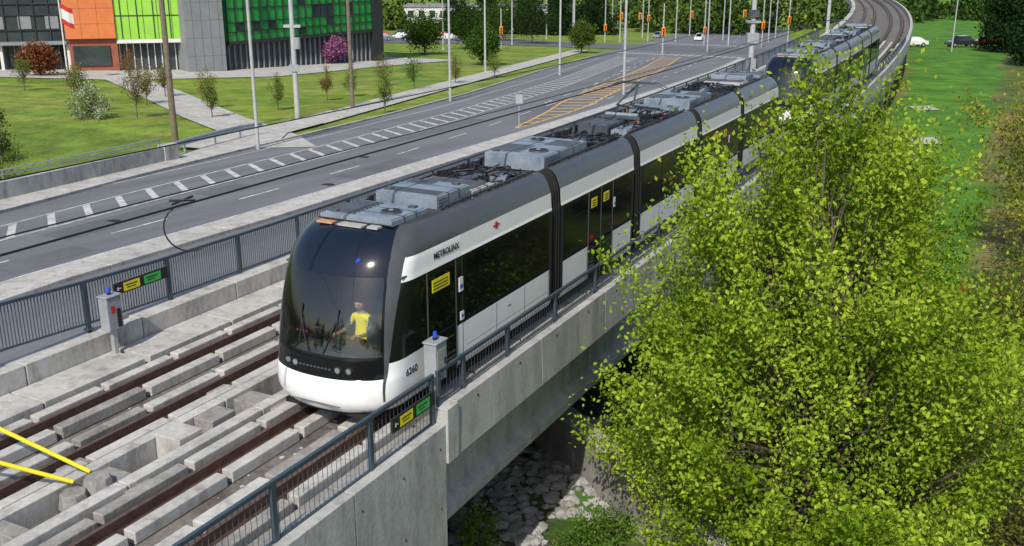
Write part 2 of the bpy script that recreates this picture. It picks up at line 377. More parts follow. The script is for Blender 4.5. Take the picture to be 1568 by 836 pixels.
mp.stbox(-6,15,-17.5,-17.24,-3,0.38,concrete_w)
mp.obj('barrier_wall',GW,bevel=0.015)
mb=MB()
for c in(-9.9,-15.6):
    mb.sweep([(c+1.1,-.75),(c+.95,-.95),(c+.62,-1.1),(c+.62,-2.0),(c+.85,-2.2),(c+.85,-2.4),(c-.85,-2.4),(c-.85,-2.2),(c-.62,-2.0),(c-.62,-1.1),(c-.95,-.95),(c-1.1,-.75)],[14.3]+[x for x in brid if x>16],G,concrete_w)
mb.obj('girders',GW)
mb=MB(); mb.stbox(13.4,14.18,-17.5,-9.02,-7,-.76,concrete_w)
for s0 in(34,64,94,124,154,184): mb.stbox(s0,s0+1.6,-16.8,-9.6,-12,-2.42,concrete_w)
mb.obj('abutment_and_piers',GW,bevel=0.02)
# ------------------------------------------------------------------ fences
def fence(name,t,s0,s1,zf,h,posts,pitch,pr,fn=G):
    mb=MB(); a=s0
    while a<s1:
        z0=zf(a); mb.cyl(fn(a,t,z0+.08),fn(a,t,z0+h-.02),pr,pr,4,railblue,False); a+=pitch if a<45 else pitch*3
    q=frange(s0,s1,2.0)
    for dz,w in((h,.032),(.08,.018)):
        mb.sweep([(-w,0),(w,0),(w,2*w),(-w,2*w)],q,lambda s_,a_,b_:fn(s_,t+a_,zf(s_)+dz-w+b_),railblue)
    for p in posts:
        z0=zf(p); mb.box(t-.03,t+.03,p-.05,p+.05,z0-.12,z0+h+.02,railblue,fn=lambda x,y,z:fn(y,x,z))
        mb.box(t-.07,t+.07,p-.09,p+.09,z0-.06,z0-.03,railblue,fn=lambda x,y,z:fn(y,x,z))
    return mb.obj(name)
fence('railing',-8.86,3.0,14.15,lambda s:-0.06,1.0,[4.9,7.35,9.8,12.2,14.1],0.115,0.006)
fence('railing',-8.84,14.25,110,lambda s:0.30,0.66,[14.3,15.2]+[17+2.3*i for i in range(40)],0.115,0.005)
zleft=lambda s: float(np.interp(s,[5,12,15,20,30],[0.75,0.62,0.46,0.40,0.40]))
fence('metal_fence',-17.32,4.0,110,zleft,1.0,[4.5+2.35*i for i in range(44)],0.075,0.012)
def dirsign(t,s0,L,z0,h,sgn):
    mb=MB(); mb.stbox(s0,s0+L,t-.02,t+.02,z0,z0+h,rubber)
    o=sgn*0.024
    def q(a,b,c,d,m,oo=0): mb.add([G(s0+a*L,t+o+oo*sgn,z0+c*h),G(s0+b*L,t+o+oo*sgn,z0+c*h),G(s0+b*L,t+o+oo*sgn,z0+d*h),G(s0+a*L,t+o+oo*sgn,z0+d*h)],[(0,1,2,3)],m)
    q(.16,.46,.12,.88,yellow); q(.54,.86,.12,.88,green)
    for a,b_,c,d in((.2,.42,.56,.66),(.22,.38,.34,.42)): q(a,b_,c,d,rubber,.003)
    for a,b_,c,d in((.58,.80,.56,.66),(.6,.74,.34,.42)): q(a,b_,c,d,rubber,.003)
    q(.05,.12,.45,.55,whitep); q(.045,.075,.35,.65,whitep,.002)
    mb.obj('direction_sign')
dirsign(-8.78,12.7,1.35,0.45,0.26,1)
dirsign(-17.24,14.6,1.55,1.02,0.26,1)
def signal_box(name,s,t,z,face):
    e=empty(name); mb=MB()
    mb.stbox(s-.19,s+.19,t-.13,t+.13,z,z+.72,cabinet); mb.stbox(s-.21,s+.21,t-.15,t+.15,z+.722,z+.76,cabinet)
    mb.obj('cabinet',e,bevel=0.015)
    mb=MB(); mb.stbox(s-.05,s+.05,t-.05,t+.05,z-.7,z,galv)
    if face<2:
        mb.add([G(s-.1,t+.134,z+.38),G(s-.0,t+.134,z+.38),G(s-.0,t+.134,z+.54),G(s-.1,t+.134,z+.54)],[(0,1,2,3)],red)
        mb.stbox(s+.04,s+.13,t+.13,t+.15,z+.05,z+.45,rubber)
    else:
        mb.stbox(s-.14,s+.14,t+.13,t+.136,z+.1,z+.6,galv); mb.stbox(s+.08,s+.11,t+.136,t+.16,z+.3,z+.42,rubber)
    mb.obj('bracket',e)
    mb=MB(); mb.cyl(G(s,t,z+.76),G(s,t,z+.82),.045,.045,10,rubber); mb.cyl(G(s,t,z+.82),G(s,t,z+.92),.045,.03,10,bluel); mb.obj('lamp',e)
signal_box('signal_cabinet',14.45,-8.98,0.74,2)
signal_box('signal_cabinet',14.0,-16.7,0.55,1)
mb=MB(); mb.cyl((-6.8,14.6,.13),(-10.5,14.5,2.3),.035,.035,8,yellow); mb.cyl((-6.97,14.35,.08),(-10.6,13.4,1.85),.035,.035,8,yellow)
mb.cyl((-6.65,14.5,-.25),(-6.65,14.5,.1),.3,.2,9,concrete_d); mb.cyl((-6.9,14.15,-.25),(-6.9,14.15,.02),.25,.2,7,concrete_d); mb.obj('yellow_barrier_boom',bevel=0.01)
# ------------------------------------------------------------------ train
PR=[(1.10,0.32),(1.27,0.36),(1.325,0.50),(1.325,0.75),(1.325,1.25),(1.325,2.62),(1.31,2.68),(1.29,3.02),(1.24,3.16),(1.18,3.30),(1.10,3.40),(1.00,3.46),(0.93,3.46),(0.91,3.30)]
def segm(z0,z1):
    z=(z0+z1)/2
    if z<1.25: return white
    if z<2.65: return blackg
    if z<3.03: return white
    return greyc
def body(mb,y0,y1,black=False,scl=1.0):
    full_=[(x*scl,z) for x,z in PR]; prof=full_+[(-x,z) for x,z in full_[::-1]]
    n=len(prof); ml=[]
    for i in range(n):
        a,b=prof[i],prof[(i+1)%n]
        if i==len(PR)-1: ml.append(roofd)
        elif i==n-1: ml.append(roofd)
        else:
            m=segm(a[1],b[1]); 
            if abs(a[0])<.96 and abs(b[0])<.96: m=roofd
            if black: m=rubber
            ml.append(m)
    mb.sweep(prof,[y0,y1],lambda q,x,z:(x,q,z),rubber if black else blackg,mlist=ml)
def pane(mb,sd,y0,y1,z0,z1,m,off=.005,th=.02):
    x=1.325
    a,b=(x-th,x+off) if sd>0 else (-x-off,-x+th)
    mb.box(a,b,y0,y1,z0,z1,m)
def door(mb,y0,y1,sd):
    pane(mb,sd,y0,y1,0.40,2.60,blackg,.006)
    n=2 if y1-y0>1.3 else 1; w=(y1-y0)/n
    for i in range(n):
        pane(mb,sd,y0+i*w+.06,y0+(i+1)*w-.06,.62,2.5,tglass,.010)
        pane(mb,sd,y0+i*w+.10,y0+(i+1)*w-.10,1.12,1.14,equipd,.014)
        if sd>0:
            y2=y0+(i+1)*w-.24 if n==1 else y0+(i+1)*w-.28
            pane(mb,sd,y0+i*w+.16,y2,2.18,2.42,yellow,.016)
            for zz in(2.34,2.28,2.22): pane(mb,sd,y0+i*w+.2,y2-.06,zz,zz+.022,rubber,.019)
    for i in range(n+1): pane(mb,sd,y0+i*w-.012,y0+i*w+.012,.40,2.60,greyc,.018)
def windows(mb,y0,y1,n,sd):
    w=(y1-y0)/n
    for i in range(n):
        pane(mb,sd,y0+i*w+.02,y0+(i+1)*w-.02,1.34,2.18,tglass,.006)
        pane(mb,sd,y0+i*w+.02,y0+(i+1)*w-.02,2.21,2.54,tglass,.006)
def seams(mb,ys,sd):
    for y in ys: pane(mb,sd,y-.006,y+.006,.50,1.23,rubber,.003)
def vent(mb,x0,x1,y0,y1,z,m,n=6):
    for i in range(n):
        q=y0+(y1-y0)*(i+.25)/n; mb.box(x0,x1,q,q+(y1-y0)/n*.5,z-.01,z+.012,m)
def fan(mb,x,y,z,r):
    mb.cyl((x,y,z-.02),(x,y,z+.03),r,r,20,equipd); mb.cyl((x,y,z+.03),(x,y,z+.034),r*.85,r*.85,20,rubber); mb.cyl((x,y,z+.034),(x,y,z+.05),r*.25,r*.25,12,equip)
def unit(mb,x0,x1,y0,y1,z0,z1,m):
    mb.box(x0,x1,y0,y1,z0,z1,m); mb.box(x0+.05,x1-.05,y0+.05,y1-.05,z1,z1+.02,m)
    for k in(0.33,0.66): mb.box(x0-.008,x1+.008,y0+(y1-y0)*k-.012,y0+(y1-y0)*k+.012,z0,z1+.026,equipd)
    for k in range(5):
        zz=z0+(z1-z0)*(k+.7)/6
        if z1-z0>.25: mb.box(x1,x1+.006,y0+.08,y0+(y1-y0)*.3,zz,zz+.02,equipd)
    mb.box(x0+.15,x0+.3,y0+.1,y0+.2,z1+.02,z1+.06,equipd); mb.box(x1-.3,x1-.15,y1-.22,y1-.1,z1+.02,z1+.06,equipd)
def wires(mb,y0,y1,n,z=3.38,seed=0):
    r=random.Random(seed)
    for i in range(n):
        x=r.uniform(-.8,.8); pts=[(x,y0,z)]
        k=5
        for j in range(1,k+1): pts.append((x+r.uniform(-.25,.25),y0+(y1-y0)*j/k,z+r.uniform(0,.22)))
        mb.tube(pts,.02,5,cable)
def roof_rails(mb,y0,y1):
    for sd in(-1,1):
        y=y0+.3
        while y<y1-.2:
            mb.box(min(sd*.80,sd*.905),max(sd*.80,sd*.905),y,y+.06,3.305,3.50,equipd); y+=.55
        mb.box(min(sd*.86,sd*.90),max(sd*.86,sd*.90),y0+.1,y1-.1,3.47,3.52,roofd)
def cab_front(mb,gl):
    R=[(.28,.30,1.12),(.33,.14,1.22),(.42,.06,1.29),(.56,.01,1.325),(.75,.0,1.325),(.90,.015,1.325),(.985,.04,1.325),(1.0,.055,1.325),(1.12,.08,1.325),(1.25,.09,1.325),(1.36,.10,1.325),
       (1.39,.115,1.325),(1.7,.17,1.325),(2.0,.245,1.325),(2.3,.34,1.325),(2.62,.46,1.325),(2.68,.485,1.31),(2.74,.51,1.308),(2.9,.59,1.298),(3.02,.67,1.29),(3.16,.78,1.24),(3.30,.93,1.18),(3.40,1.10,1.10),(3.46,1.35,1.0)]
    Dp=.92; Y=3.0; grid=[]
    NC=22
    for z,sb,w in R:
        b1=math.radians(61-8*sm(z,1.0,3.1)); b2=b1+math.radians(2.5+14*sm(z,0.5,3.0))
        ph=[b1*i/NC for i in range(NC+1)]+[b1+(b2-b1)*i/3 for i in(1,2,3)]+[b2+(math.pi/2-b2)*i/7 for i in range(1,8)]
        row=[]
        for p in ph:
            x=w*math.sin(p)**0.92 if p>0 else 0; y=sb+Dp*(1-max(math.cos(p),0)**0.85)
            row.append((x,y,z))
        row.append((w,Y,z))
        grid.append([(-x,y,zz) for x,y,zz in row[::-1]][:-1]+row)
    nc=len(grid[0]); c0=(nc-1)//2
    vs=[p for r in grid for p in r]
    for i in range(len(R)-1):
        z=(R[i][0]+R[i+1][0])/2
        for j in range(nc-1):
            k=abs(j+.5-c0)
            if k<NC:
                if z<.985: m=white
                elif z<1.39: m=blackg
                elif z<2.74: m=gl if k<NC-1.2 else blackg
                else: m=navy
            elif k<NC+3 and z>.56: m=greyc
            else: m=segm(z,z)
            o=i*nc
            mb.f.append([len(mb.v)+o+j,len(mb.v)+o+j+1,len(mb.v)+o+nc+j+1,len(mb.v)+o+nc+j]); mb.m.append(mb.mi(m))
    o=len(mb.v); mb.v.extend(vs)
    mb.f.append([o+(len(R)-1)*nc+j for j in range(nc)]); mb.m.append(mb.mi(roofd))
    mb.f.append([o+j for j in range(nc)][::-1]); mb.m.append(mb.mi(rubber))
def place(yc0,yc1,s0,tc,rev=False):
    a=Vector(G(s0+yc0,tc,0)); b_=Vector(G(s0+yc1,tc,0))
    if rev: a,b_=b_,a
    d=(b_-a).normalized(); x=Vector((d.y,-d.x,0))
    return Matrix(((x.x,d.x,0,a.x),(x.y,d.y,0,a.y),(0,0,1,0),(0,0,0,1)))
def text(body_,size,loc,m,parent,mw,name,ext=.002):
    cu=bpy.data.curves.new(name,'FONT'); cu.body=body_; cu.size=size; cu.extrude=ext; cu.materials.append(m); cu.offset=.003
    o=bpy.data.objects.new(name,cu); SC.collection.objects.link(o); o.parent=parent
    R=Matrix(((0,0,1,loc[0]),(1,0,0,loc[1]),(0,1,0,loc[2]),(0,0,0,1))); o.matrix_world=mw@R; return o
def cab_module(root,mw,idx):
    e=empty('cab_module_%d'%idx,root); L=7.07
    mb=MB(); cab_front(mb,winds); o=mb.obj('cab_shell',e,smooth=True,mw=mw)
    es=o.modifiers.new('es','EDGE_SPLIT'); es.split_angle=math.radians(28)
    mb=MB(); body(mb,3.0,L); 
    for sd in (1,-1):
        pane(mb,sd,1.50,1.66,1.34,2.54,tglass,.004); door(mb,1.72,2.74,sd); windows(mb,3.12,6.85,3,sd); seams(mb,[3.0,4.4,5.7,6.9],sd)
        pane(mb,sd,2.98,3.0,1.26,2.6,rubber,.01)
        pane(mb,sd,L-.12,L,.5,2.62,rubber,.004)
        pane(mb,sd,3.15,L-.2,.74,.746,greyc,.002)
    pane(mb,1,2.86,3.0,1.92,2.20,whitep,.02); pane(mb,1,2.88,2.98,1.98,2.06,bluel,.022); pane(mb,1,2.9,3.02,1.33,1.5,whitep,.02); pane(mb,1,2.92,3.0,1.38,1.44,bluel,.022); pane(mb,1,4.9,5.05,1.0,1.02,greyc,.006)
    mb.obj('body_sides',e,mw=mw)
    mb=MB()
    fy=lambda x,sb:sb+.92*(1-math.cos(math.asin(min(1,(abs(x)/1.325)**(1/.92))))**.85)
    for x in(-.66,-.46,.46,.66):
        yy=fy(x,.085)
        mb.cyl((x,yy-.03,1.15),(x,yy+.05,1.15),.070,.08,16,rubber); mb.cyl((x,yy-.035,1.15),(x,yy-.03,1.15),.052,.052,16,lampg)
    mb.cyl((.55,.69,2.98),(.55,.76,3.0),.028,.045,12,bluel)
    for sx in(-1,1):
        mb.tube([(sx*.15,.10,1.40),(sx*.28,.165,1.7),(sx*.38,.24,2.0)],.010,5,rubber)
        mb.tube([(sx*.38-.02,.17,1.55),(sx*.38,.23,1.85),(sx*.40,.31,2.2)],.013,5,rubber)
    for k in range(9): mb.box(-.36+k*.08,-.31+k*.08,.075,.1,1.13,1.16,equipd)
    mb.box(-.55,.55,-.012,.02,.50,.505,greyc)
    mb.box(-.9,.9,.28,.40,.22,.30,rubber)
    mb.obj('lamps_and_wipers',e,mw=mw)
    mb=MB(); mb.box(-1.25,1.25,.55,2.9,.45,.62,interior); mb.box(-1.2,1.2,2.55,2.6,.62,2.6,interior)
    mb.box(-.95,.95,.35,.75,.62,1.36,interior); mb.box(-.5,.5,.55,.95,1.36,1.46,interior); mb.box(-1.28,1.28,1.0,3.0,2.68,2.72,interior)
    mb.box(-.16,.40,1.10,1.60,1.05,1.18,cloth); mb.box(-.16,.40,1.60,1.74,1.15,1.95,cloth); mb.box(.02,.22,1.25,1.45,.62,1.05,interior)
    for k in range(4): mb.box(-.82+k*.07,-.78+k*.07,.60,.63,1.52,1.56,redl)
    mb.box(-1.0,-.7,.8,1.0,1.36,1.7,equipd); mb.box(.6,.9,.8,.9,1.4,1.75,equip); mb.box(-.5,-.2,.62,.66,1.47,1.66,dglass)
    mb.obj('cab_interior',e,mw=mw,bevel=.02)
    mb=MB()
    unit(mb,-.78,.80,1.45,2.65,3.465,3.56,equip); vent(mb,-.7,-.1,1.55,2.55,3.585,equipd,8); fan(mb,.42,2.0,3.585,.2)
    mb.box(-.7,-.35,1.22,1.38,3.44,3.475,orangem); mb.box(-.25,.3,1.2,1.4,3.44,3.475,equip2); mb.box(.4,.62,1.24,1.4,3.44,3.48,equip2); mb.tube([(-.8,1.42,3.49),(0,1.38,3.5),(.8,1.43,3.49)],.012,5,cable)
    unit(mb,-.62,.78,3.02,4.3,3.32,3.68,equip); vent(mb,-.5,.7,3.1,3.4,3.705,equipd,5); vent(mb,-.5,.1,3.9,4.2,3.705,equipd,4)
    unit(mb,-.75,.78,4.4,5.35,3.32,3.52,equip2); vent(mb,-.65,.7,4.5,5.25,3.545,equipd,7)
    mb.obj('roof_units',e,bevel=.012,mw=mw)
    mb=MB(); roof_rails(mb,3.0,L); wires(mb,5.35,7.0,22,3.36,idx); mb.box(-.5,.1,5.6,6.2,3.31,3.50,equipd); mb.box(.2,.6,6.2,6.8,3.31,3.46,equip)
    mb.obj('roof_cables',e,mw=mw)
    mb=MB()
    for y in(3.4,5.2):
        for sx in(-1,1): mb.cyl((sx*.68,y,.3),(sx*.8,y,.3),.3,.3,20,equipd)
    mb.box(-.6,.6,3.0,5.6,.2,.5,rubber); mb.obj('bogie',e,mw=mw)
    return e
def mid_module(root,mw,idx,L,kind):
    e=empty('mid_module_%d'%idx,root); mb=MB(); body(mb,0,L)
    for sd in(1,-1):
        pane(mb,sd,0,.12,.5,2.62,rubber,.004); pane(mb,sd,L-.12,L,.5,2.62,rubber,.004)
        if kind=='door':
            windows(mb,.2,1.55,1,sd); door(mb,1.62,3.2,sd); windows(mb,3.28,L-.18,1,sd); seams(mb,[1.58,3.24],sd)
        else: windows(mb,.2,L-.2,3,sd); seams(mb,[L*.33,L*.66],sd)
    if kind=='door': pane(mb,1,3.26,3.36,1.9,2.15,whitep,.02); pane(mb,1,3.27,3.35,1.95,2.02,bluel,.022)
    mb.obj('body',e,mw=mw)
    mb=MB(); roof_rails(mb,0,L)
    if kind=='door':
        unit(mb,-.78,.78,.2,2.7,3.32,3.66,equip); fan(mb,.35,.8,3.685,.24); fan(mb,-.35,2.2,3.685,.18); vent(mb,-.7,.0,.4,1.4,3.68,equipd,7); vent(mb,.1,.75,1.6,2.4,3.68,equipd,6)
        mb.box(-.6,.6,3.0,3.4,3.32,3.5,equipd); mb.box(-.3,.7,3.6,4.2,3.32,3.46,equipd)
        wires(mb,2.75,L,14,3.36,idx)
    else:
        unit(mb,-.7,.2,.3,1.6,3.32,3.58,equipd); unit(mb,.3,.78,.3,1.4,3.32,3.5,equip); wires(mb,0.1,L-.1,18,3.38,idx)
        unit(mb,-.75,.7,4.2,L-.2,3.32,3.58,equip)
    mb.obj('roof_units',e,bevel=.012,mw=mw)
    if kind=='panto':
        mb=MB(); 
        for x in(-.55,.55):
            for y in(1.8,3.8): mb.cyl((x,y,3.31),(x,y,3.6),.05,.04,10,brick)
        mb.box(-.6,.6,1.75,1.85,3.6,3.66,equipd); mb.box(-.6,.6,3.75,3.85,3.6,3.66,equipd)
        mb.tube([(-.5,3.8,3.66),(-.25,2.1,3.95),(0,3.2,4.45)],.03,6,equipd); mb.tube([(.5,3.8,3.66),(.25,2.1,3.95),(0,3.2,4.45)],.03,6,equipd)
        for y in(3.05,3.35): mb.tube([(-.85,y,4.36),(-.6,y,4.49),(.6,y,4.49),(.85,y,4.36)],.02,6,equipd)
        mb.cyl((-.5,1.9,3.7),(.5,1.9,3.7),.06,.06,8,equip)
        mb.obj('pantograph',e,mw=mw)
    return e
def bellows(root,mw,idx):
    mb=MB(); n=8
    for i in range(n):
        body(mb,-.02+i*.56/n,-.02+(i+.6)*.56/n,True,.975 if i%2 else .955)
    mb.box(-1.1,1.1,0.0,.5,.4,3.1,rubber)
    mb.obj('gangway_bellows_%d'%idx,root,mw=mw)
def train(s0,tc,lettering):
    root=empty('light_rail_train')
    m1=place(0,7.07,s0,tc); cab_module(root,m1,1)
    mid_module(root,place(7.57,12.3,s0,tc),2,4.73,'door')
    mid_module(root,place(12.8,18.0,s0,tc),3,5.2,'panto')
    mid_module(root,place(18.5,23.3,s0,tc),4,4.8,'door')
    cab_module(root,place(23.8,30.87,s0,tc,True),5)
    for i,(a,b_) in enumerate(((7.07,7.57),(12.3,12.8),(18.0,18.5),(23.3,23.8))): bellows(root,place(a,b_,s0,tc),i+1)
    if lettering:
        text('METROLINX',.165,(1.315,2.0,2.79),rubber,root,m1,'operator_lettering'); text('6260',.19,(1.327,.95,.88),rubber,root,m1,'fleet_number')
        mb=MB(); mb.box(1.295,1.310,4.3,4.58,2.87,2.90,red); mb.box(1.295,1.311,4.39,4.49,2.81,2.95,red); mb.obj('logo',root,mw=m1)
    return root,m1
T1,M1=train(13.05,-10.65,True)
T2,M2=train(50.2,-10.65,False)
# ------------------------------------------------------------------ driver
def skin_body(name,verts,edges,radii,root_i,mw,parent,assign):
    me=bpy.data.meshes.new(name+'_s'); me.from_pydata(verts,edges,[]); o=bpy.data.objects.new(name+'_s',me); SC.collection.objects.link(o)
    md=o.modifiers.new('skin','SKIN'); 
    for i,r in enumerate(radii): me.skin_vertices[0].data[i].radius=(r,r) if not isinstance(r,tuple) else r
    me.skin_vertices[0].data[root_i].use_root=True
    sb=o.modifiers.new('sub','SUBSURF'); sb.levels=2; sb.render_levels=2
    dg=bpy.context.evaluated_depsgraph_get(); nm=bpy.data.meshes.new_from_object(o.evaluated_get(dg))
    bpy.data.objects.remove(o)
    nm.materials.clear()
    for m in (vest,cloth,skin): nm.materials.append(m)
    for p in nm.polygons: p.material_index=assign(p.center); p.use_smooth=True
    q=bpy.data.objects.new(name,nm); SC.collection.objects.link(q); q.parent=parent; q.matrix_world=mw; return q
D=empty('train_driver')
V=[(0,1.70,1.14),(0,1.72,1.32),(0,1.72,1.52),(0,1.71,1.62),(0,1.69,1.72),(0,1.66,1.82),
   (.19,1.70,1.59),(.27,1.58,1.36),(.22,1.30,1.38),(.20,1.22,1.40),
   (-.19,1.70,1.59),(-.27,1.58,1.36),(-.22,1.30,1.38),(-.20,1.22,1.40),
   (.10,1.66,1.10),(.13,1.25,1.12),(.13,1.20,.72),(.13,1.08,.66),(-.10,1.66,1.10),(-.13,1.25,1.12),(-.13,1.20,.72),(-.13,1.08,.66)]
E=[(0,1),(1,2),(2,3),(3,4),(4,5),(3,6),(6,7),(7,8),(8,9),(3,10),(10,11),(11,12),(12,13),(0,14),(14,15),(15,16),(16,17),(0,18),(18,19),(19,20),(20,21)]
Rr=[(.16,.12),(.15,.11),(.17,.12),(.12,.09),.055,.055,.065,.048,.034,.03,.065,.048,.034,.03,.085,.065,.045,.04,.085,.065,.045,.04]
def asg(c):
    if c.z>1.68: return 2
    if c.z<1.18: return 1
    if c.y<1.5: return 2
    if abs(c.x)>.19: return 1
    return 0
OFF=Matrix.Translation((.12,-.35,.10))
skin_body('body',V,E,Rr,0,M1@OFF,D,asg)
for sx in(1,-1):
    V=[(sx*.20,1.24,1.40),(sx*.195,1.19,1.41)]; E=[(0,1)]; Rr=[.03,.036]
    for k,(dx,ln) in enumerate(((-.03,.06),(-.01,.07),(.01,.065),(.03,.05))):
        i=len(V); V+=[(sx*(.195+dx),1.15,1.42),(sx*(.195+dx),1.15-ln*.6,1.41),(sx*(.195+dx),1.15-ln*.7,1.375)]; E+=[(1,i),(i,i+1),(i+1,i+2)]; Rr+=[.010,.009,.008]
    i=len(V); V+=[(sx*.155,1.20,1.41),(sx*.135,1.165,1.40)]; E+=[(1,i),(i,i+1)]; Rr+=[.012,.010]
    skin_body('hand',V,E,Rr,0,M1@OFF,D,lambda c:2)
bm=bmesh.new(); bmesh.ops.create_uvsphere(bm,u_segments=24,v_segments=18,radius=.1)
for v in bm.verts:
    x,y,z=v.co; v.co=Vector((x*.78,y*.95,z*1.18))
    if y<-.03 and z<-.03: v.co.x*=.85
    if y<-.07 and abs(x)<.02 and abs(z)<.035: v.co.y-=.022
    if abs(x)>.09 and abs(z)<.03 and abs(y)<.03: v.co.x*=1.2
me=bpy.data.meshes.new('head'); 
for m in(skin,hairm): me.materials.append(m)
for f in bm.faces:
    c=f.calc_center_median(); f.smooth=True
    f.material_index=1 if (c.z>.055 or (c.y>.02 and c.z>-.04)) or (abs(c.z-.012)<.008 and .02<abs(c.x)<.05 and c.y<-.05) or (abs(c.z+.062)<.006 and abs(c.x)<.025 and c.y<-.05) else 0
bm.to_mesh(me); bm.free(); o=bpy.data.objects.new('head',me); SC.collection.objects.link(o); o.parent=D; o.matrix_world=M1@OFF@Matrix.Translation((0,1.64,1.86))
# ------------------------------------------------------------------ overhead wires
def wirep(t,z0,s0,s1,sag,n):
    pts=[]
    for i in range(n+1):
        q=i/n; s=s0+(s1-s0)*q; pts.append(G(s,t,z0-sag*4*(q*(1-q))))
    return pts
mb=MB(); mb.tube(wirep(-10.65,4.72,-8,74,0.10,30),.017,5,cable); mb.tube(wirep(-10.65,5.05,-8,74,0.3,30),.010,5,cable); mb.tube(wirep(-14.5,4.72,-8,74,0.1,30),.014,5,cable)
mb.tube(wirep(-10.65,4.6,74,150,0.1,20),.014,5,cable); mb.tube(wirep(-14.5,4.6,74,150,0.1,20),.014,5,cable)
p=Vector(G(10.5,-10.65,4.66)); pts=[]
for i in range(17):
    q=i/16*math.pi*1.15; pts.append(p+Vector((-.36*math.sin(q)*(1-.1*i/16), -.12*math.sin(q), -.36+.36*math.cos(q))))
mb.tube(pts,.012,6,cable); mb.cyl(p+Vector((-.26,-.02,.04)),p+Vector((.1,.02,.04)),.022,.022,6,cable); mb.cyl(p+Vector((-.2,-.1,.0)),p+Vector((.05,.1,.08)),.018,.018,6,cable)
mb.obj('overhead_wires')
# ------------------------------------------------------------------ poles
def pole(name,x,y,z,h,r,m,arm=None):
    e=empty(name,loc=(x,y,z)); mb=MB(); mb.cyl((0,0,0),(0,0,h),r,r*.7,12,m); mb.cyl((0,0,0),(0,0,.35),r*1.5,r*1.4,12,m)
    mb.obj('shaft',e)
    if arm:
        ax,ay,al=arm; mb=MB(); mb.tube([(0,0,h-.3),(ax*al*.5,ay*al*.5,h+.2),(ax*al,ay*al,h+.3)],r*.35,6,m); mb.box(ax*al-.15,ax*al+.45,ay*al-.12,ay*al+.12,h+.24,h+.34,m); mb.obj('lamp_arm',e)
    return e
pole('utility_pole',-20.6,61.4,-3.1,13,.2,wood); pole('street_lamp',-14.8,58.4,-3.0,11,.11,poleg,(1,-.3,2.2))
pole('utility_pole',-15.8,74.5,-3.6,13,.2,poleg); pole('utility_pole',-12.9,82,-3.9,13,.17,wood)
pole('street_lamp',-5.4,88.9,-4.2,11,.12,poleg,(1,-.3,2.2)); pole('street_lamp',-3.3,126.5,-5.6,12,.14,poleg,(1,-.3,2.2)); pole('street_lamp',5.75,123.5,-5.5,12,.14,poleg,(-1,-.3,2.2))
pole('street_lamp',10.8,98.5,-4.8,13,.14,poleg,(-1,.2,2.2)); pole('street_lamp',46.3,221,-9.8,13,.16,poleg,(-1,.2,2.2)); pole('street_lamp',36,190,-8.6,12,.14,poleg,(-1,.2,2.2))
pole('street_lamp',12,200,-9,12,.15,poleg,(1,.2,2.2)); pole('street_lamp',64,150,-5,9,.1,poleg,(-1,.2,1.5))
for x,y,h in((24,230,13),(33,262,12),(52,255,12),(18,165,11),(-12,180,10),(28,290,12),(62,250,12),(70,275,12),(8,240,11),(38,240,12),(48,280,12),(0,205,10),(15,255,12)): pole('street_lamp',x,y,zl(st(x,y)[0])-.1,h,.15,poleg,(1 if x<30 else -1,.1,2.0))
mb=MB(); mb.box(-.35,.35,-.25,-.2,3.9,4.4,cabinet); mb.cyl((.3,0,5.5),(.3,0,6.3),.22,.22,12,cabinet); mb.box(-.6,.6,-.1,.1,7.0,7.2,poleg)
o=mb.obj('transformer'); o.parent=bpy.data.objects['utility_pole.001']; 
X,Y,_=G(73,-17.35); e=empty('catenary_mast',loc=(X,Y,.2)); mb=MB(); mb.cyl((0,0,-.2),(0,0,7),.2,.16,10,poleg); mb.box(-.4,.4,-.3,.3,2.2,2.9,cabinet); mb.box(-.5,.5,-.25,.25,3.6,3.75,cabinet); mb.box(-.3,.3,-.3,.3,4.0,4.5,equipd); mb.box(-.35,.35,-.2,.2,.4,1.1,cabinet)
mb.tube([(0,0,5.6),(3,-1.2,5.4),(7,-3,5.3)],.06,6,poleg); mb.tube([(0,0,6.6),(4,-1.7,5.4)],.03,6,poleg); mb.obj('mast',e)
X,Y,_=G(118,-17.35); e=empty('catenary_mast',loc=(X,Y,.2)); mb=MB(); mb.cyl((0,0,-.2),(0,0,7),.2,.16,10,poleg); mb.tube([(0,0,5.6),(3,-1.2,5.4),(7,-3,5.3)],.06,6,poleg); mb.obj('mast',e)
e=empty('traffic_sign',loc=(.5,71,-3.5)); mb=MB(); mb.cyl((0,0,0),(0,0,2.7),.05,.05,8,galv); mb.box(-.28,.28,-.06,-.04,1.9,2.6,greyp); mb.box(-.24,.24,-.065,-.061,1.95,2.55,galv); mb.obj('sign_and_post',e)
def tsig(x,y,z,h,heads,armdir=None):
    e=empty('traffic_light',loc=(x,y,z)); mb=MB(); mb.cyl((0,0,0),(0,0,h),.13,.1,10,poleg)
    if armdir: mb.tube([(0,0,h-.5),(armdir*3,0,h-.2),(armdir*6,0,h-.1)],.07,6,poleg)
    for hx,hz in heads:
        mb.box(hx-.3,hx+.3,-.35,-.05,hz,hz+1.5,orange)
        for k in range(3): mb.cyl((hx,-.36,hz+.25+.45*k),(hx,-.52,hz+.25+.45*k),.16,.17,10,rubber)
    mb.obj('pole_and_heads',e)
tsig(20.3,226,-9.9,13,[(0,3.2),(3.5,5.6),(7.5,5.6)],1); tsig(42,226,-9.9,13,[(0,2.6),(-3,6.0)],-1)
tsig(26,178,-8.0,9,[(0,3.6)]); tsig(52,215,-9.6,12,[(0,4.0),(-4,6.4)],-1); tsig(-2,190,-8.4,8,[(0,3.4)]); tsig(31,236,-10.4,12,[(0,5.2)]); tsig(60,225,-10.0,12,[(0,5.0)])
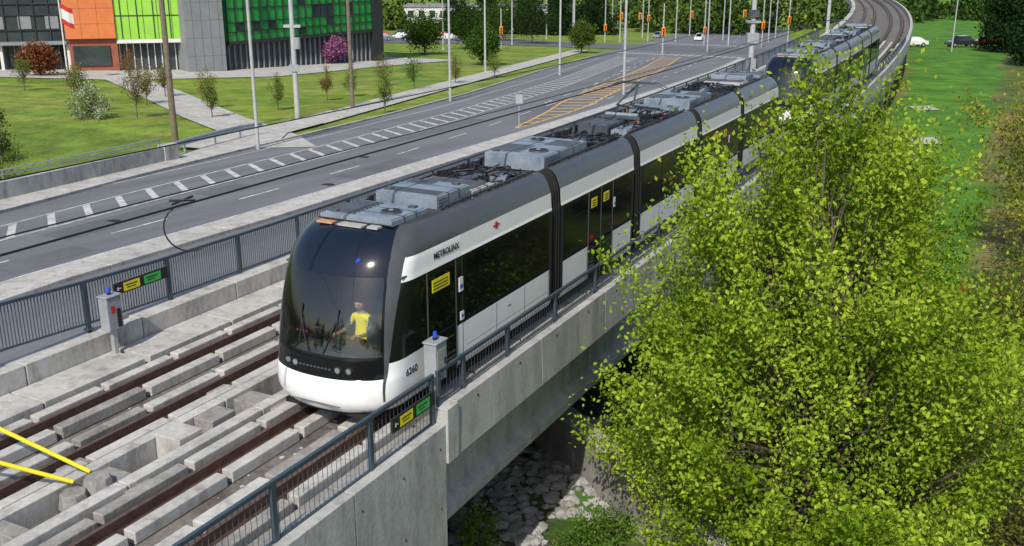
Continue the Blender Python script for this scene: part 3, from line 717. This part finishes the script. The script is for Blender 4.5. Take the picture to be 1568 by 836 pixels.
e=empty('flag_pole',loc=(-45.8,105.5,-5)); mb=MB(); mb.cyl((0,0,0),(0,0,12),.09,.06,8,whitep); mb.obj('pole',e)
mb=MB()
for i in range(12):
    for a,b_,m in((0,.25,red),(.25,.75,whitep),(.75,1,red)):
        x0=.05+i*.1; f=lambda q:(.12*math.sin(q*6))
        z1=8.9-a*2.0-i*.05; z0=8.9-b_*2.0-i*.05
        mb.add([(x0,f(x0),z0),(x0+.1,f(x0+.1),z0-.05),(x0+.1,f(x0+.1),z1-.05),(x0,f(x0),z1)],[(0,1,2,3)],m)
mb.obj('flag',e)
wl=K([(10,-36.3),(27.2,-38.5),(38.5,-40.6),(39,-40.7)])
e=empty('bridge_railing'); mb=MB(); q=frange(8,38.5,2)
kerb(mb,wl,0.35,0.85,8,38.5,concrete,2); kerb(mb,wl,0.5,0.95,38.52,39.6,concrete,1); mb.obj('wall',e,bevel=.02)
mb=MB()
for dz in(1.1,1.3): mb.tube([W(x,wl(x),zl(x)+dz) for x in q],.03,6,galv)
for x in frange(8,38.4,0.9): mb.cyl(W(x,wl(x),zl(x)+.85),W(x,wl(x),zl(x)+1.32),.025,.025,6,galv)
mb.obj('rail',e)
e=empty('guardrail'); mb=MB(); gp=[(-18.6,53.0),(-18.3,56),(-17.6,59.5),(-16.9,62.5),(-16.0,64.5)]
for (x0,y0),(x1,y1) in zip(gp[:-1],gp[1:]):
    z0=zl(st(x0,y0)[0]); z1=zl(st(x1,y1)[0])
    for k,o_ in((.42,0),(.52,.05),(.60,0),(.68,.05)): mb.cyl((x0+o_,y0,z0+k+.15),(x1+o_,y1,z1+k+.15),.05,.05,6,galv)
    mb.cyl((x0,y0,z0-.1),(x0,y0,z0+.85),.07,.07,6,galv)
mb.obj('beam_and_posts',e)
# ------------------------------------------------------------------ building
B=empty('office_building')
def facade(p0,p1,fn):
    p0=Vector((*p0,0));p1=Vector((*p1,0)); d=(p1-p0); L=d.length; d.normalize(); n=Vector((d.y,-d.x,0))
    mb=MB()
    def f(x,y,z): q=p0+d*x-n*y; return (q.x,q.y,z)
    fn(mb,L,f); return mb
def left_f(mb,L,f):
    zb=-6
    def bx(a,b,y0,y1,z0,z1,m): mb.box(a,b,y0,y1,z0,z1,m,fn=f)
    bx(0,26,0.3,20,-0.6,12,dglass); bx(0,26.,0,.5,-1.0,-.61,greyp)
    for x in frange(0,26,1.5): bx(x-.05,x+.05,0.15,.3,-.5,12,dframe)
    for z in(0.6,2.2,3.4,5): bx(0,26,0.12,.3,z,z+.09,dframe)
    for x in frange(1.5,24,3): bx(x+.05,x+1.4,.22,.31,.75,2.15,greyp)
    bx(0,26,2.5,20,zb,-1.0,dglass)
    for x in frange(.5,26,2.35): bx(x-.15,x+.15,.6,.9,zb,-1.0,whitep)
    for x in frange(.2,26,1.2): bx(x-.04,x+.04,2.4,2.5,zb,-1.0,greyp)
    bx(26.01,31.3,-.3,20,-0.4,12,orangep); bx(26.2,31.3,0.2,20,zb,-.41,brick); bx(26.6,30.5,-.0,.2,-3.4,-1.2,dglass)
    for z in(1.2,2.9): bx(26.01,31.3,-.31,-.29,z,z+.04,brick)
    for x in(27.7,29.5): bx(x,x+.03,-.315,-.29,-.4,12,brick)
    bx(31.32,39,0.0,20,-.55,12,limep)
    for x in frange(32,39,1.7): bx(x-.05,x+.05,-.08,0,-.5,12,dframe)
    for x in frange(32.85,39,1.7): bx(x-.02,x+.02,-.05,0,-.5,12,dframe)
    bx(31.32,39,-.06,0,2.0,2.1,dframe)
    bx(31.32,39,1.5,20,zb,-.56,dglass)
    for x in frange(31.4,39,.75): bx(x-.05,x+.05,1.3,1.5,zb,-.56,whitep)
    bx(31.32,39,-.02,1.6,-1.0,-.57,whitep)
mb=facade((-75,108.8),(-38.2,119.0),left_f); mb.obj('west_wing',B)
def core_f(mb,L,f):
    mb.box(0,L,0,14,-8,14,greyp,fn=f)
    for x in frange(0.9,L-.5,.9): mb.box(x-.012,x+.012,-.012,0,-8,14,dframe,fn=f)
    for z in(-2.5,-.5,1.5,3.5): mb.box(0,L,-.010,0,z,z+.02,dframe,fn=f)
mb=facade((-37.0,117.3),(-33.3,119.8),core_f); mb.obj('stair_core',B)
def right_f(mb,L,f):
    def bx(a,b,y0,y1,z0,z1,m): mb.box(a,b,y0,y1,z0,z1,m,fn=f)
    bx(0,L-2.2,0,14,-1.1,14,gglass); bx(L-2.18,L,-.3,14,-9,14,dframe)
    rr=random.Random(5)
    for x in frange(0,L-2.2,1.35):
        bx(x-.05,x+.05,-.14,0,-1.1,14,dframe)
        for z0,z1 in((-1.0,-.1),(0,1.0),(1.1,2.6),(2.7,4.0),(4.1,6)):
            k=rr.random()
            if x<L-3.6 and k<.10: bx(x+.06,x+1.29,-.03,0.01,z0+.02,z1-.02,dglass if k<.07 else limep)
    for z in(-.1,1.0,2.6,4.0): bx(0,L-2.2,-.1,0,z,z+.08,dframe)
    bx(0,L-2.2,-.15,.5,-1.5,-1.11,dframe)
    bx(0,L-2.2,.6,14,-9,-1.5,dglass)
    for x in frange(.4,L-2.2,.95): bx(x-.05,x+.05,.35,.6,-9,-1.5,greyp)
mb=facade((-33.2,120.8),(-18.4,146),right_f); mb.obj('glass_wing',B)
def block(name,x0,x1,y,z0,z1,m,rows=3):
    e=empty(name); mb=MB(); mb.box(x0,x1,y,y+15,z0,z1,m); mb.box(x0-.3,x1+.3,y-.3,y+15,z1+.002,z1+.5,greyp)
    k=x0+1
    while k<x1-2:
        for r in range(rows): mb.box(k,k+1.6,y-.06,y+.02,z0+1.5+r*3.4,z0+3.3+r*3.4,dglass)
        k+=3
    mb.obj('walls_and_windows',e)
block('store_building',-30,10,290,-12,-4.4,whitep,2)
# ------------------------------------------------------------------ cars
def car(x,y,z,ang,m,suv=False,name='parked_car'):
    e=empty(name); h=1.7 if suv else 1.45
    prof=[(-2.25,.35),(-2.2,.75),(-1.9,.85),(-1.2,.92),(-.55,h-.05),(.9,h),(1.7,.98),(2.2,.9),(2.25,.4)]
    mb=MB(); n=len(prof)
    vs=[]
    for sx in(-1,1):
        for px,pz in prof: w=.88 if pz<1.0 else .68; vs.append((px,sx*w,pz))
    fs=[tuple(range(n))[::-1],tuple(range(n,2*n))]+[(i,(i+1)%n,n+(i+1)%n,n+i) for i in range(n)]
    mb.add(vs,fs,m)
    for sx in(-1,1):
        mb.add([(-.98,sx*.85,.98),(1.35,sx*.85,1.0),(.8,sx*.705,h-.1),(-.5,sx*.705,h-.12)],[(0,1,2,3)],tglass)
        for wx in(-1.4,1.4): mb.cyl((wx,sx*.72,.33),(wx,sx*.92,.33),.33,.33,14,rubber); mb.cyl((wx,sx*.92,.33),(wx,sx*.925,.33),.18,.18,10,galv)
    mb.add([(-1.19,-.7,.97),(-1.19,.7,.97),(-.6,.6,h-.06),(-.6,-.6,h-.06)],[(0,1,2,3)],tglass)
    mb.add([(1.66,-.7,1.02),(1.66,.7,1.02),(.95,.6,h-.02),(.95,-.6,h-.02)],[(0,1,2,3)],tglass)
    o=mb.obj('body_and_wheels',e,bevel=.03); e.location=(x,y,z); e.rotation_euler=(0,0,ang)
cw=mat('car_white',(.7,.7,.7),rough=.2,coat=.8); cr=mat('car_red',(.5,.02,.02),rough=.2,coat=.8); cb=mat('car_black',(.02,.02,.025),rough=.2,coat=.8); cs=mat('car_silver',(.35,.37,.4),rough=.2,metal=.6,coat=.5)
def cz(x,y): a,b_=st(x,y); return gz(a,b_)+.08
for x,y,a,m,sv_ in((-27,214,.2,cs,False),(-24,222,.2,cw,False),(-21,216,.2,cb,True),(-30,225,.3,cw,False),(-16,232,.1,cr,False),(-10,240,.2,cb,True),(62,160,0.1,cw,False),(70,161,.1,cb,True),(76,165,.1,cr,False),(45,248,1.2,cw,True),(37,262,1.2,cs,False),(-34,215,.2,cb,False),(-20,226,.2,cs,False),(-25,232,.2,cb,True),(-31,238,.2,cr,False),(-14,222,.2,cw,False)):
    car(x,y,cz(x,y),a,m,sv_)
# ------------------------------------------------------------------ foliage
def quadcloud(name,P,size,colr,parent,m,up=0.3):
    N=len(P); a=rng.normal(size=(N,3)); a/=np.linalg.norm(a,axis=1)[:,None]
    b=rng.normal(size=(N,3)); b[:,2]-=up; b-=a*(a*b).sum(1)[:,None]; b/=np.linalg.norm(b,axis=1)[:,None]
    sz=size*rng.uniform(.6,1.3,size=(N,1)); a=a*sz*.42; b=b*sz*.62
    V=np.stack([P-b,P+a*.9-b*.1,P+b,P-a*.9-b*.1],1).reshape(-1,3).astype(np.float32)
    me=bpy.data.meshes.new(name); me.vertices.add(4*N); me.vertices.foreach_set('co',V.ravel())
    me.loops.add(4*N); me.loops.foreach_set('vertex_index',np.arange(4*N,dtype=np.int32))
    me.polygons.add(N); me.polygons.foreach_set('loop_start',np.arange(0,4*N,4,dtype=np.int32)); 
    try: me.polygons.foreach_set('loop_total',np.full(N,4,dtype=np.int32))
    except Exception: pass
    me.update(calc_edges=True)
    ca=me.color_attributes.new('Col','FLOAT_COLOR','POINT'); cc=np.concatenate([np.repeat(colr,4,axis=0),np.ones((4*N,1))],1).astype(np.float32); ca.data.foreach_set('color',cc.ravel())
    me.materials.append(m); o=bpy.data.objects.new(name,me); SC.collection.objects.link(o); o.parent=parent; return o
def tree(name,base,prof,ncl,nlf,lsz,c1,c2,cl=(.28,.28,.45),tr=.16,stems=1,seed=1,m=leaf,bare=1.0,br=.018,inner=.45,extra=None):
    r=np.random.default_rng(seed); base=np.array(base,float)
    zs=np.array([p[0] for p in prof]); rs_=np.array([p[1] for p in prof]); H=zs.max()
    zz=np.linspace(zs.min(),H,200); w=np.interp(zz,zs,rs_)**1.5; w/=w.sum()
    Z=r.choice(zz,ncl,p=w)+r.normal(0,.1,ncl); A=r.uniform(0,2*math.pi,ncl); R0=np.interp(Z,zs,rs_)*(1+.16*np.sin(3*A+Z*1.1+seed)+.10*np.sin(5*A-Z*1.9))
    R=R0*r.uniform(0,1,ncl)**inner
    Cn=np.stack([R*np.cos(A),R*np.sin(A),Z],1)
    if extra is not None: Cn=np.concatenate([Cn,np.array(extra)])
    ncl=len(Cn)
    dirv=np.stack([Cn[:,0]*.25,Cn[:,1]*.25,np.ones(ncl)*1.0],1); dirv/=np.linalg.norm(dirv,axis=1)[:,None]
    k=np.repeat(np.arange(ncl),nlf); 
    g=r.normal(size=(len(k),3))*np.array([cl[0],cl[1],cl[0]]); P=Cn[k]+g+dirv[k]*(r.normal(size=(len(k),1))*cl[2])
    P+=base
    f=np.clip(r.normal(.5,.30,ncl)[k]+r.normal(0,.18,len(k)),0,1)[:,None]; col=np.array(c1)*(1-f)+np.array(c2)*f
    col=col*r.uniform(.75,1.25,size=(len(k),1))
    e=empty(name); quadcloud('crown',P,lsz,col,e,m)
    mb=MB(); st_=[]
    for i in range(stems):
        a=2*math.pi*i/stems+seed; sp=.0 if stems==1 else .12
        pts=[Vector(base)+Vector((math.cos(a)*sp*q*H*1.2*bare,math.sin(a)*sp*q*H*1.2*bare,H*q*.93)) for q in(0,.15,.35,.6,.85,1)]
        pts=[p+Vector((r.normal(0,.03)*H*.2,r.normal(0,.03)*H*.2,0)) if j else p for j,p in enumerate(pts)]
        for j in range(5): mb.cyl(pts[j],pts[j+1],tr*(1-j*.19),tr*(1-(j+1)*.19)+.005,8,bark,False)
        st_.append(pts)
    for c in Cn:
        s_=st_[int(r.integers(stems))]; zc=max(.05,min(.8,(c[2]/H)*.6)); 
        tt=np.interp(zc,[0,.15,.35,.6,.85,1],[0,1,2,3,4,5]); j=int(tt); p0=s_[j].lerp(s_[min(j+1,5)],tt-j); p2=Vector(base+c)+Vector((0,0,cl[2]*.8)); p1=p0.lerp(p2,.5)+Vector(((p2.x-p0.x)*.12,(p2.y-p0.y)*.12,-.12*(p2-p0).length))
        mb.cyl(p0,p1,br*1.6,br,4,bark,False); mb.cyl(p1,p2,br,br*.35,4,bark,False)
    mb.obj('trunk_and_limbs',e); return e
tree('large_leafy_tree',(6.55,20.0,-5.5),[(.8,2.6),(1.6,3.7),(3.2,4.15),(5.2,4.0),(7,3.5),(8.6,2.7),(9.8,1.8),(10.6,.95),(11.1,.35)],630,245,.090,(.13,.23,.014),(.38,.49,.05),
     cl=(.17,.17,.46),tr=.15,stems=5,seed=3,inner=.40,br=.02,extra=[(-2.6,-.6,9.4),(-2.4,-.5,8.9),(-2.5,-.5,8.3),(-.7,0,11.3),(-.5,0,10.9),(-.9,0,10.5),(-.3,.2,10.3),(0,0,10.6),(-3.3,1.0,7.2),(2.4,0,9.2),(1.1,-.3,9.9),(-1.6,0,9.9),(-1.2,0,10.1)])
tree('shrub',(5.4,20.2,-5.4),[(.1,1.6),(1.0,2.2),(2.0,1.8),(2.6,.6)],70,150,.085,(.10,.19,.02),(.28,.38,.04),cl=(.2,.2,.25),tr=.04,stems=3,seed=5)
tree('shrub',(4.8,24.5,-5.4),[(.1,1.0),(1.5,1.6),(3.0,1.2),(3.6,.4)],60,140,.08,(.05,.11,.015),(.14,.24,.03),cl=(.22,.22,.3),tr=.05,stems=3,seed=6)
tree('shrub',(4.2,31,-5.2),[(.1,1.6),(1.5,2.2),(3.0,1.4)],70,120,.09,(.02,.06,.01),(.06,.13,.02),cl=(.3,.3,.3),tr=.05,stems=3,seed=16)
tree('small_plant',(-.75,20.9,-5.5),[(0,.25),(.6,.5),(1.3,.25)],26,60,.07,(.10,.18,.02),(.22,.32,.05),cl=(.1,.1,.18),tr=.015,stems=3,seed=8,br=.006)
tree('small_plant',(1.6,20.9,-5.5),[(0,.5),(.2,.7),(.5,.25)],26,60,.07,(.06,.13,.02),(.14,.24,.04),cl=(.16,.16,.10),tr=.015,stems=3,seed=9,br=.006)
tree('small_plant',(2.3,21.8,-5.5),[(0,.5),(.2,.7),(.5,.25)],26,60,.07,(.06,.13,.02),(.14,.24,.04),cl=(.16,.16,.10),tr=.015,stems=3,seed=19,br=.006)
tree('deciduous_tree',(23.5,41,-4.6),[(1,1.5),(2.5,3.8),(5,4.2),(7.5,3.2),(9.3,.8)],200,90,.13,(.16,.19,.025),(.34,.34,.05),cl=(.3,.3,.4),tr=.16,stems=3,seed=11,inner=.5)
tree('deciduous_tree',(18.0,29,-4.8),[(.5,1.5),(2,3.2),(4.5,3.4),(6.4,2.2),(7.6,.5)],170,80,.10,(.10,.14,.02),(.28,.30,.05),cl=(.3,.3,.35),tr=.12,stems=4,seed=12,inner=.5)
tree('deciduous_tree',(50,78,-4.6),[(1,2.5),(3,5),(6,5.5),(9,3.5),(11,.8)],150,90,.28,(.10,.15,.02),(.26,.29,.05),cl=(.6,.6,.7),tr=.2,stems=3,seed=13)
tree('deciduous_tree',(41,62,-4.6),[(1,2),(3,3.5),(6,4),(9,2.5),(10,.8)],150,90,.22,(.13,.17,.02),(.31,.33,.05),cl=(.5,.5,.6),tr=.2,stems=3,seed=14)
for i,(x,y,h) in enumerate(((13.2,24,2.2),(14.6,27.5,2.6),(12.2,20.5,1.8),(16,33,2.4),(19.5,34.5,2.8),(15.2,22.5,2.6),(12.0,26,1.6),(14,31,1.5))):
    tree('shrub',(x,y,-5.4 if y<28 else -4.7),[(.1,h*.55),(h*.5,h*.75),(h,.3)],46,90,.085,(.08,.11,.02),(.24,.23,.06),cl=(.25,.25,.25),tr=.03,stems=4,seed=20+i,br=.01)
def conifer(x,y,z,h,r,seed):
    prof=[(h*.08,r),(h*.3,r*.85),(h*.6,r*.55),(h*.85,r*.22),(h,.1)]
    tree('conifer_tree',(x,y,z),prof,int(110+h*6),70,.34,(.008,.022,.008),(.025,.055,.018),cl=(.5,.5,.25),tr=.25,stems=1,seed=seed,m=leafd,inner=.5)
conifer(72,150,-5,16,4,31); conifer(80,158,-5,15,4.5,32); conifer(66,128,-4.8,14,3.5,33)
conifer(-6,268,-12,16,6,34); conifer(4,272,-12,15,6,35); conifer(13,270,-12,17,6,36); conifer(22,280,-12,15,6,37); conifer(-14,262,-12,14,6,38)
P=[];cc=[]
r=np.random.default_rng(44)
for i in range(215):
    x=-110+r.uniform(0,1)*420; y=315+r.uniform(-12,30)+ (0 if x>-10 else -20); 
    if i>190: x=r.uniform(48,125); y=r.uniform(296,330)
    h=r.uniform(7,15); R=r.uniform(3,6); n=240
    q=r.normal(size=(n,3)); q/=np.linalg.norm(q,axis=1)[:,None]; q*=r.uniform(.55,1.05,size=(n,1)); q*=np.array([R,R,h*.5])
    P.append(q+np.array([x,y,-12.5+h*.5])); f=r.uniform(0,1); base=np.array([.02,.05,.014])*(1-f)+np.array([.10,.16,.03])*f; cc.append(base*r.uniform(.6,1.4,size=(n,1)))
e=empty('distant_trees'); quadcloud('foliage',np.concatenate(P),1.2,np.concatenate(cc),e,leafd)
P=[];cc=[]
for i in range(34):
    x=-75+i*3.6+r.uniform(-1,1); y=-42+r.uniform(-6,6)-.25*x; h=r.uniform(6,15); R=r.uniform(2,4); n=260
    if -34<x<-16: h*=.35
    q=r.normal(size=(n,3)); q/=np.linalg.norm(q,axis=1)[:,None]; q*=r.uniform(.4,1.05,size=(n,1)); q*=np.array([R,R,h*.5])
    P.append(q+np.array([x,y,-3+h*.5])); f=r.uniform(0,1); base=np.array([.02,.05,.012])*(1-f)+np.array([.08,.13,.03])*f; cc.append(base*r.uniform(.6,1.4,size=(n,1)))
e=empty('reflection_trees'); quadcloud('foliage',np.concatenate(P),.8,np.concatenate(cc),e,leafd)  # unseen tree row behind the camera, added for windscreen reflections
def lz(x,y): return zl(st(x,y)[0])-.1
for i,(x,y,h,r_,c1,c2,nm) in enumerate((
  (-27,72.8,4.0,1.0,(.10,.10,.03),(.18,.17,.05),'young_tree'),(-32,76,3.6,.8,(.10,.15,.03),(.18,.24,.05),'young_tree'),(-21.8,73.5,2.6,.5,(.10,.15,.02),(.2,.28,.05),'young_tree'),
  (-18.4,79.7,2.6,.6,(.12,.18,.03),(.2,.28,.05),'young_tree'),(-9.9,79,3.2,.7,(.10,.16,.02),(.18,.26,.05),'young_tree'),(-9.6,100,3.4,1.1,(.03,.10,.01),(.07,.18,.03),'young_tree'),
  (-24.1,137,3.4,1.6,(.28,.10,.22),(.42,.18,.34),'flowering_tree'),(-50,108.5,3.0,1.6,(.16,.06,.03),(.28,.11,.05),'red_leaf_tree'),(-40,107,3.2,1.2,(.18,.08,.03),(.26,.13,.05),'red_leaf_tree'),
  (-25.9,50.6,3.0,.6,(.05,.07,.03),(.10,.12,.04),'young_tree'),(-14.5,92,2.6,.7,(.10,.16,.02),(.2,.28,.05),'young_tree'),(-6,108,2.8,.9,(.12,.13,.03),(.22,.2,.05),'young_tree'),(-30,88,3.0,.8,(.12,.10,.03),(.2,.17,.05),'young_tree'),
  (-16,88,2.8,.6,(.14,.10,.03),(.24,.2,.06),'young_tree'),(-2,118,2.8,.9,(.10,.16,.02),(.2,.28,.05),'young_tree'),(-13,104,3,1.0,(.14,.13,.03),(.24,.22,.06),'young_tree'),(-36,84,3,.8,(.14,.12,.03),(.24,.2,.06),'young_tree'),
  (-24,80,3.4,.8,(.14,.14,.03),(.24,.24,.06),'young_tree'),(-29.5,82,3.2,.9,(.16,.12,.03),(.26,.2,.06),'young_tree'),(-44,92,3,.8,(.10,.14,.03),(.2,.24,.05),'young_tree'),
  (-4,140,5,2.2,(.03,.08,.01),(.08,.15,.03),'round_tree'),(-14,165,6,3,(.03,.07,.01),(.07,.14,.02),'round_tree'),(-30,190,8,4,(.02,.06,.01),(.06,.12,.02),'round_tree'),(-8,185,7,3.4,(.02,.05,.01),(.05,.10,.02),'round_tree'),(4,212,9,4.5,(.015,.04,.01),(.04,.08,.02),'round_tree'),(12,178,5,2,(.06,.10,.02),(.12,.18,.03),'round_tree'),(-2,225,9,4.5,(.03,.07,.01),(.07,.13,.02),'round_tree'),(-40,250,10,5,(.03,.07,.01),(.07,.13,.02),'round_tree'))):
    tree(nm,(x,y,lz(x,y)),[(h*.35,r_*.6),(h*.55,r_),(h*.8,r_*.7),(h,.12)],34 if r_<1.5 else 90,34 if r_<1.5 else 70,.10 if r_<1.5 else .26,c1,c2,cl=(r_*.2,r_*.2,r_*.22),tr=.05 if r_<1.5 else .14,stems=1,seed=50+i,br=.014)
tree('blossom_bush',(-30,72.2,lz(-30,72.2)),[(.2,1.0),(1,1.4),(1.9,.9),(2.4,.2)],50,60,.12,(.12,.2,.04),(.55,.58,.42),cl=(.2,.2,.2),tr=.05,stems=3,seed=90)
for i,(x,y) in enumerate(((-27,50),(-29,54),(-24,47),(-31,60),(-26,44))): tree('shrub',(x,y,lz(x,y)-1.2),[(.1,1),(.8,1.3),(1.6,.3)],36,60,.10,(.06,.12,.02),(.16,.22,.04),cl=(.25,.25,.25),tr=.03,stems=3,seed=100+i,br=.01)
# ------------------------------------------------------------------ rocks, creek wall
mb=MB()
for i in range(1500):
    x=random.uniform(-2.6,3.0); y=random.uniform(20.0,28.5); a,b_=st(x,y)
    if x>.9 and y<22.6: continue
    sz=random.choice((.04,.06,.08,.1,.13,.2)); v=iv*(1+rng.uniform(-.25,.25,size=(len(iv),1)))*np.array([sz*random.uniform(.8,1.5),sz,sz*.65])+np.array([x,y,gz(a,b_)+sz*.2])
    mb.add(v.tolist(),ifc,stone if random.random()<.8 else concrete_d)
mb.obj('creek_stones')
mb=MB()
d=Vector((2.35,-4.9,0)).normalized(); n=Vector((d.y,-d.x,0)); p=Vector((.9,26.9,0))
def cf(x,y,z): q=p+d*x+n*y; return (q.x,q.y,z)
for k in range(4): mb.box(k*2.3,k*2.3+2.27,-.25,.25,-6.3,-4.05-.03*k,concrete_d,fn=cf)
for k in range(4): mb.box(k*2.3,k*2.3+2.27,-.29,.29,-4.045-.03*k,-3.93-.03*k,concrete,fn=cf)
mb.obj('creek_retaining_wall',bevel=.02)
mb=MB(); mb.cyl((17.7,37.6,-4.8),(17.7,37.6,-4.2),.13,.13,10,red); mb.cyl((17.7,37.6,-4.2),(17.7,37.6,-4.0),.16,.05,10,red); mb.cyl((17.5,37.6,-4.4),(17.9,37.6,-4.4),.06,.06,8,red); mb.obj('fire_hydrant')
mb=MB()
for x,y in((30.0,73),(36.5,90)): mb.add([(x-1.0,y-1.4,-4.52),(x+1.1,y-1.2,-4.52),(x+1.2,y+1.6,-4.52),(x-.9,y+1.2,-4.52)],[(0,1,2,3)],concrete)
mb.obj('concrete_pad')
# ------------------------------------------------------------------ light, camera
w=bpy.data.worlds.new('World'); SC.world=w; w.use_nodes=True; nt=w.node_tree; bg=nt.nodes['Background']; sk=nt.nodes.new('ShaderNodeTexSky'); sk.sky_type='NISHITA'; sk.sun_disc=False
EL=math.radians(45); hx,hy=-.28,-.96
sk.sun_elevation=EL; sk.sun_rotation=math.atan2(hx,hy); sk.air_density=1.0; sk.dust_density=1.5
nt.links.new(sk.outputs[0],bg.inputs[0]); bg.inputs[1].default_value=0.15
sd=Vector((hx*math.cos(EL),hy*math.cos(EL),math.sin(EL)))
L=bpy.data.lights.new('sun','SUN'); L.energy=4.6; L.angle=math.radians(.6); L.color=(1,.93,.82); lo=bpy.data.objects.new('sun',L); SC.collection.objects.link(lo); lo.rotation_euler=sd.to_track_quat('Z','Y').to_euler(); lo.location=(0,0,50)
cam=bpy.data.cameras.new('camera'); cam.sensor_width=36; cam.lens=36*1546/1568; cam.clip_end=4000; cam.clip_start=.1
co=bpy.data.objects.new('camera',cam); SC.collection.objects.link(co); co.location=(0,0,8); co.rotation_euler=(math.radians(90)-math.atan(478.5/1546),0,0); SC.camera=co
SC.view_settings.view_transform='Standard'
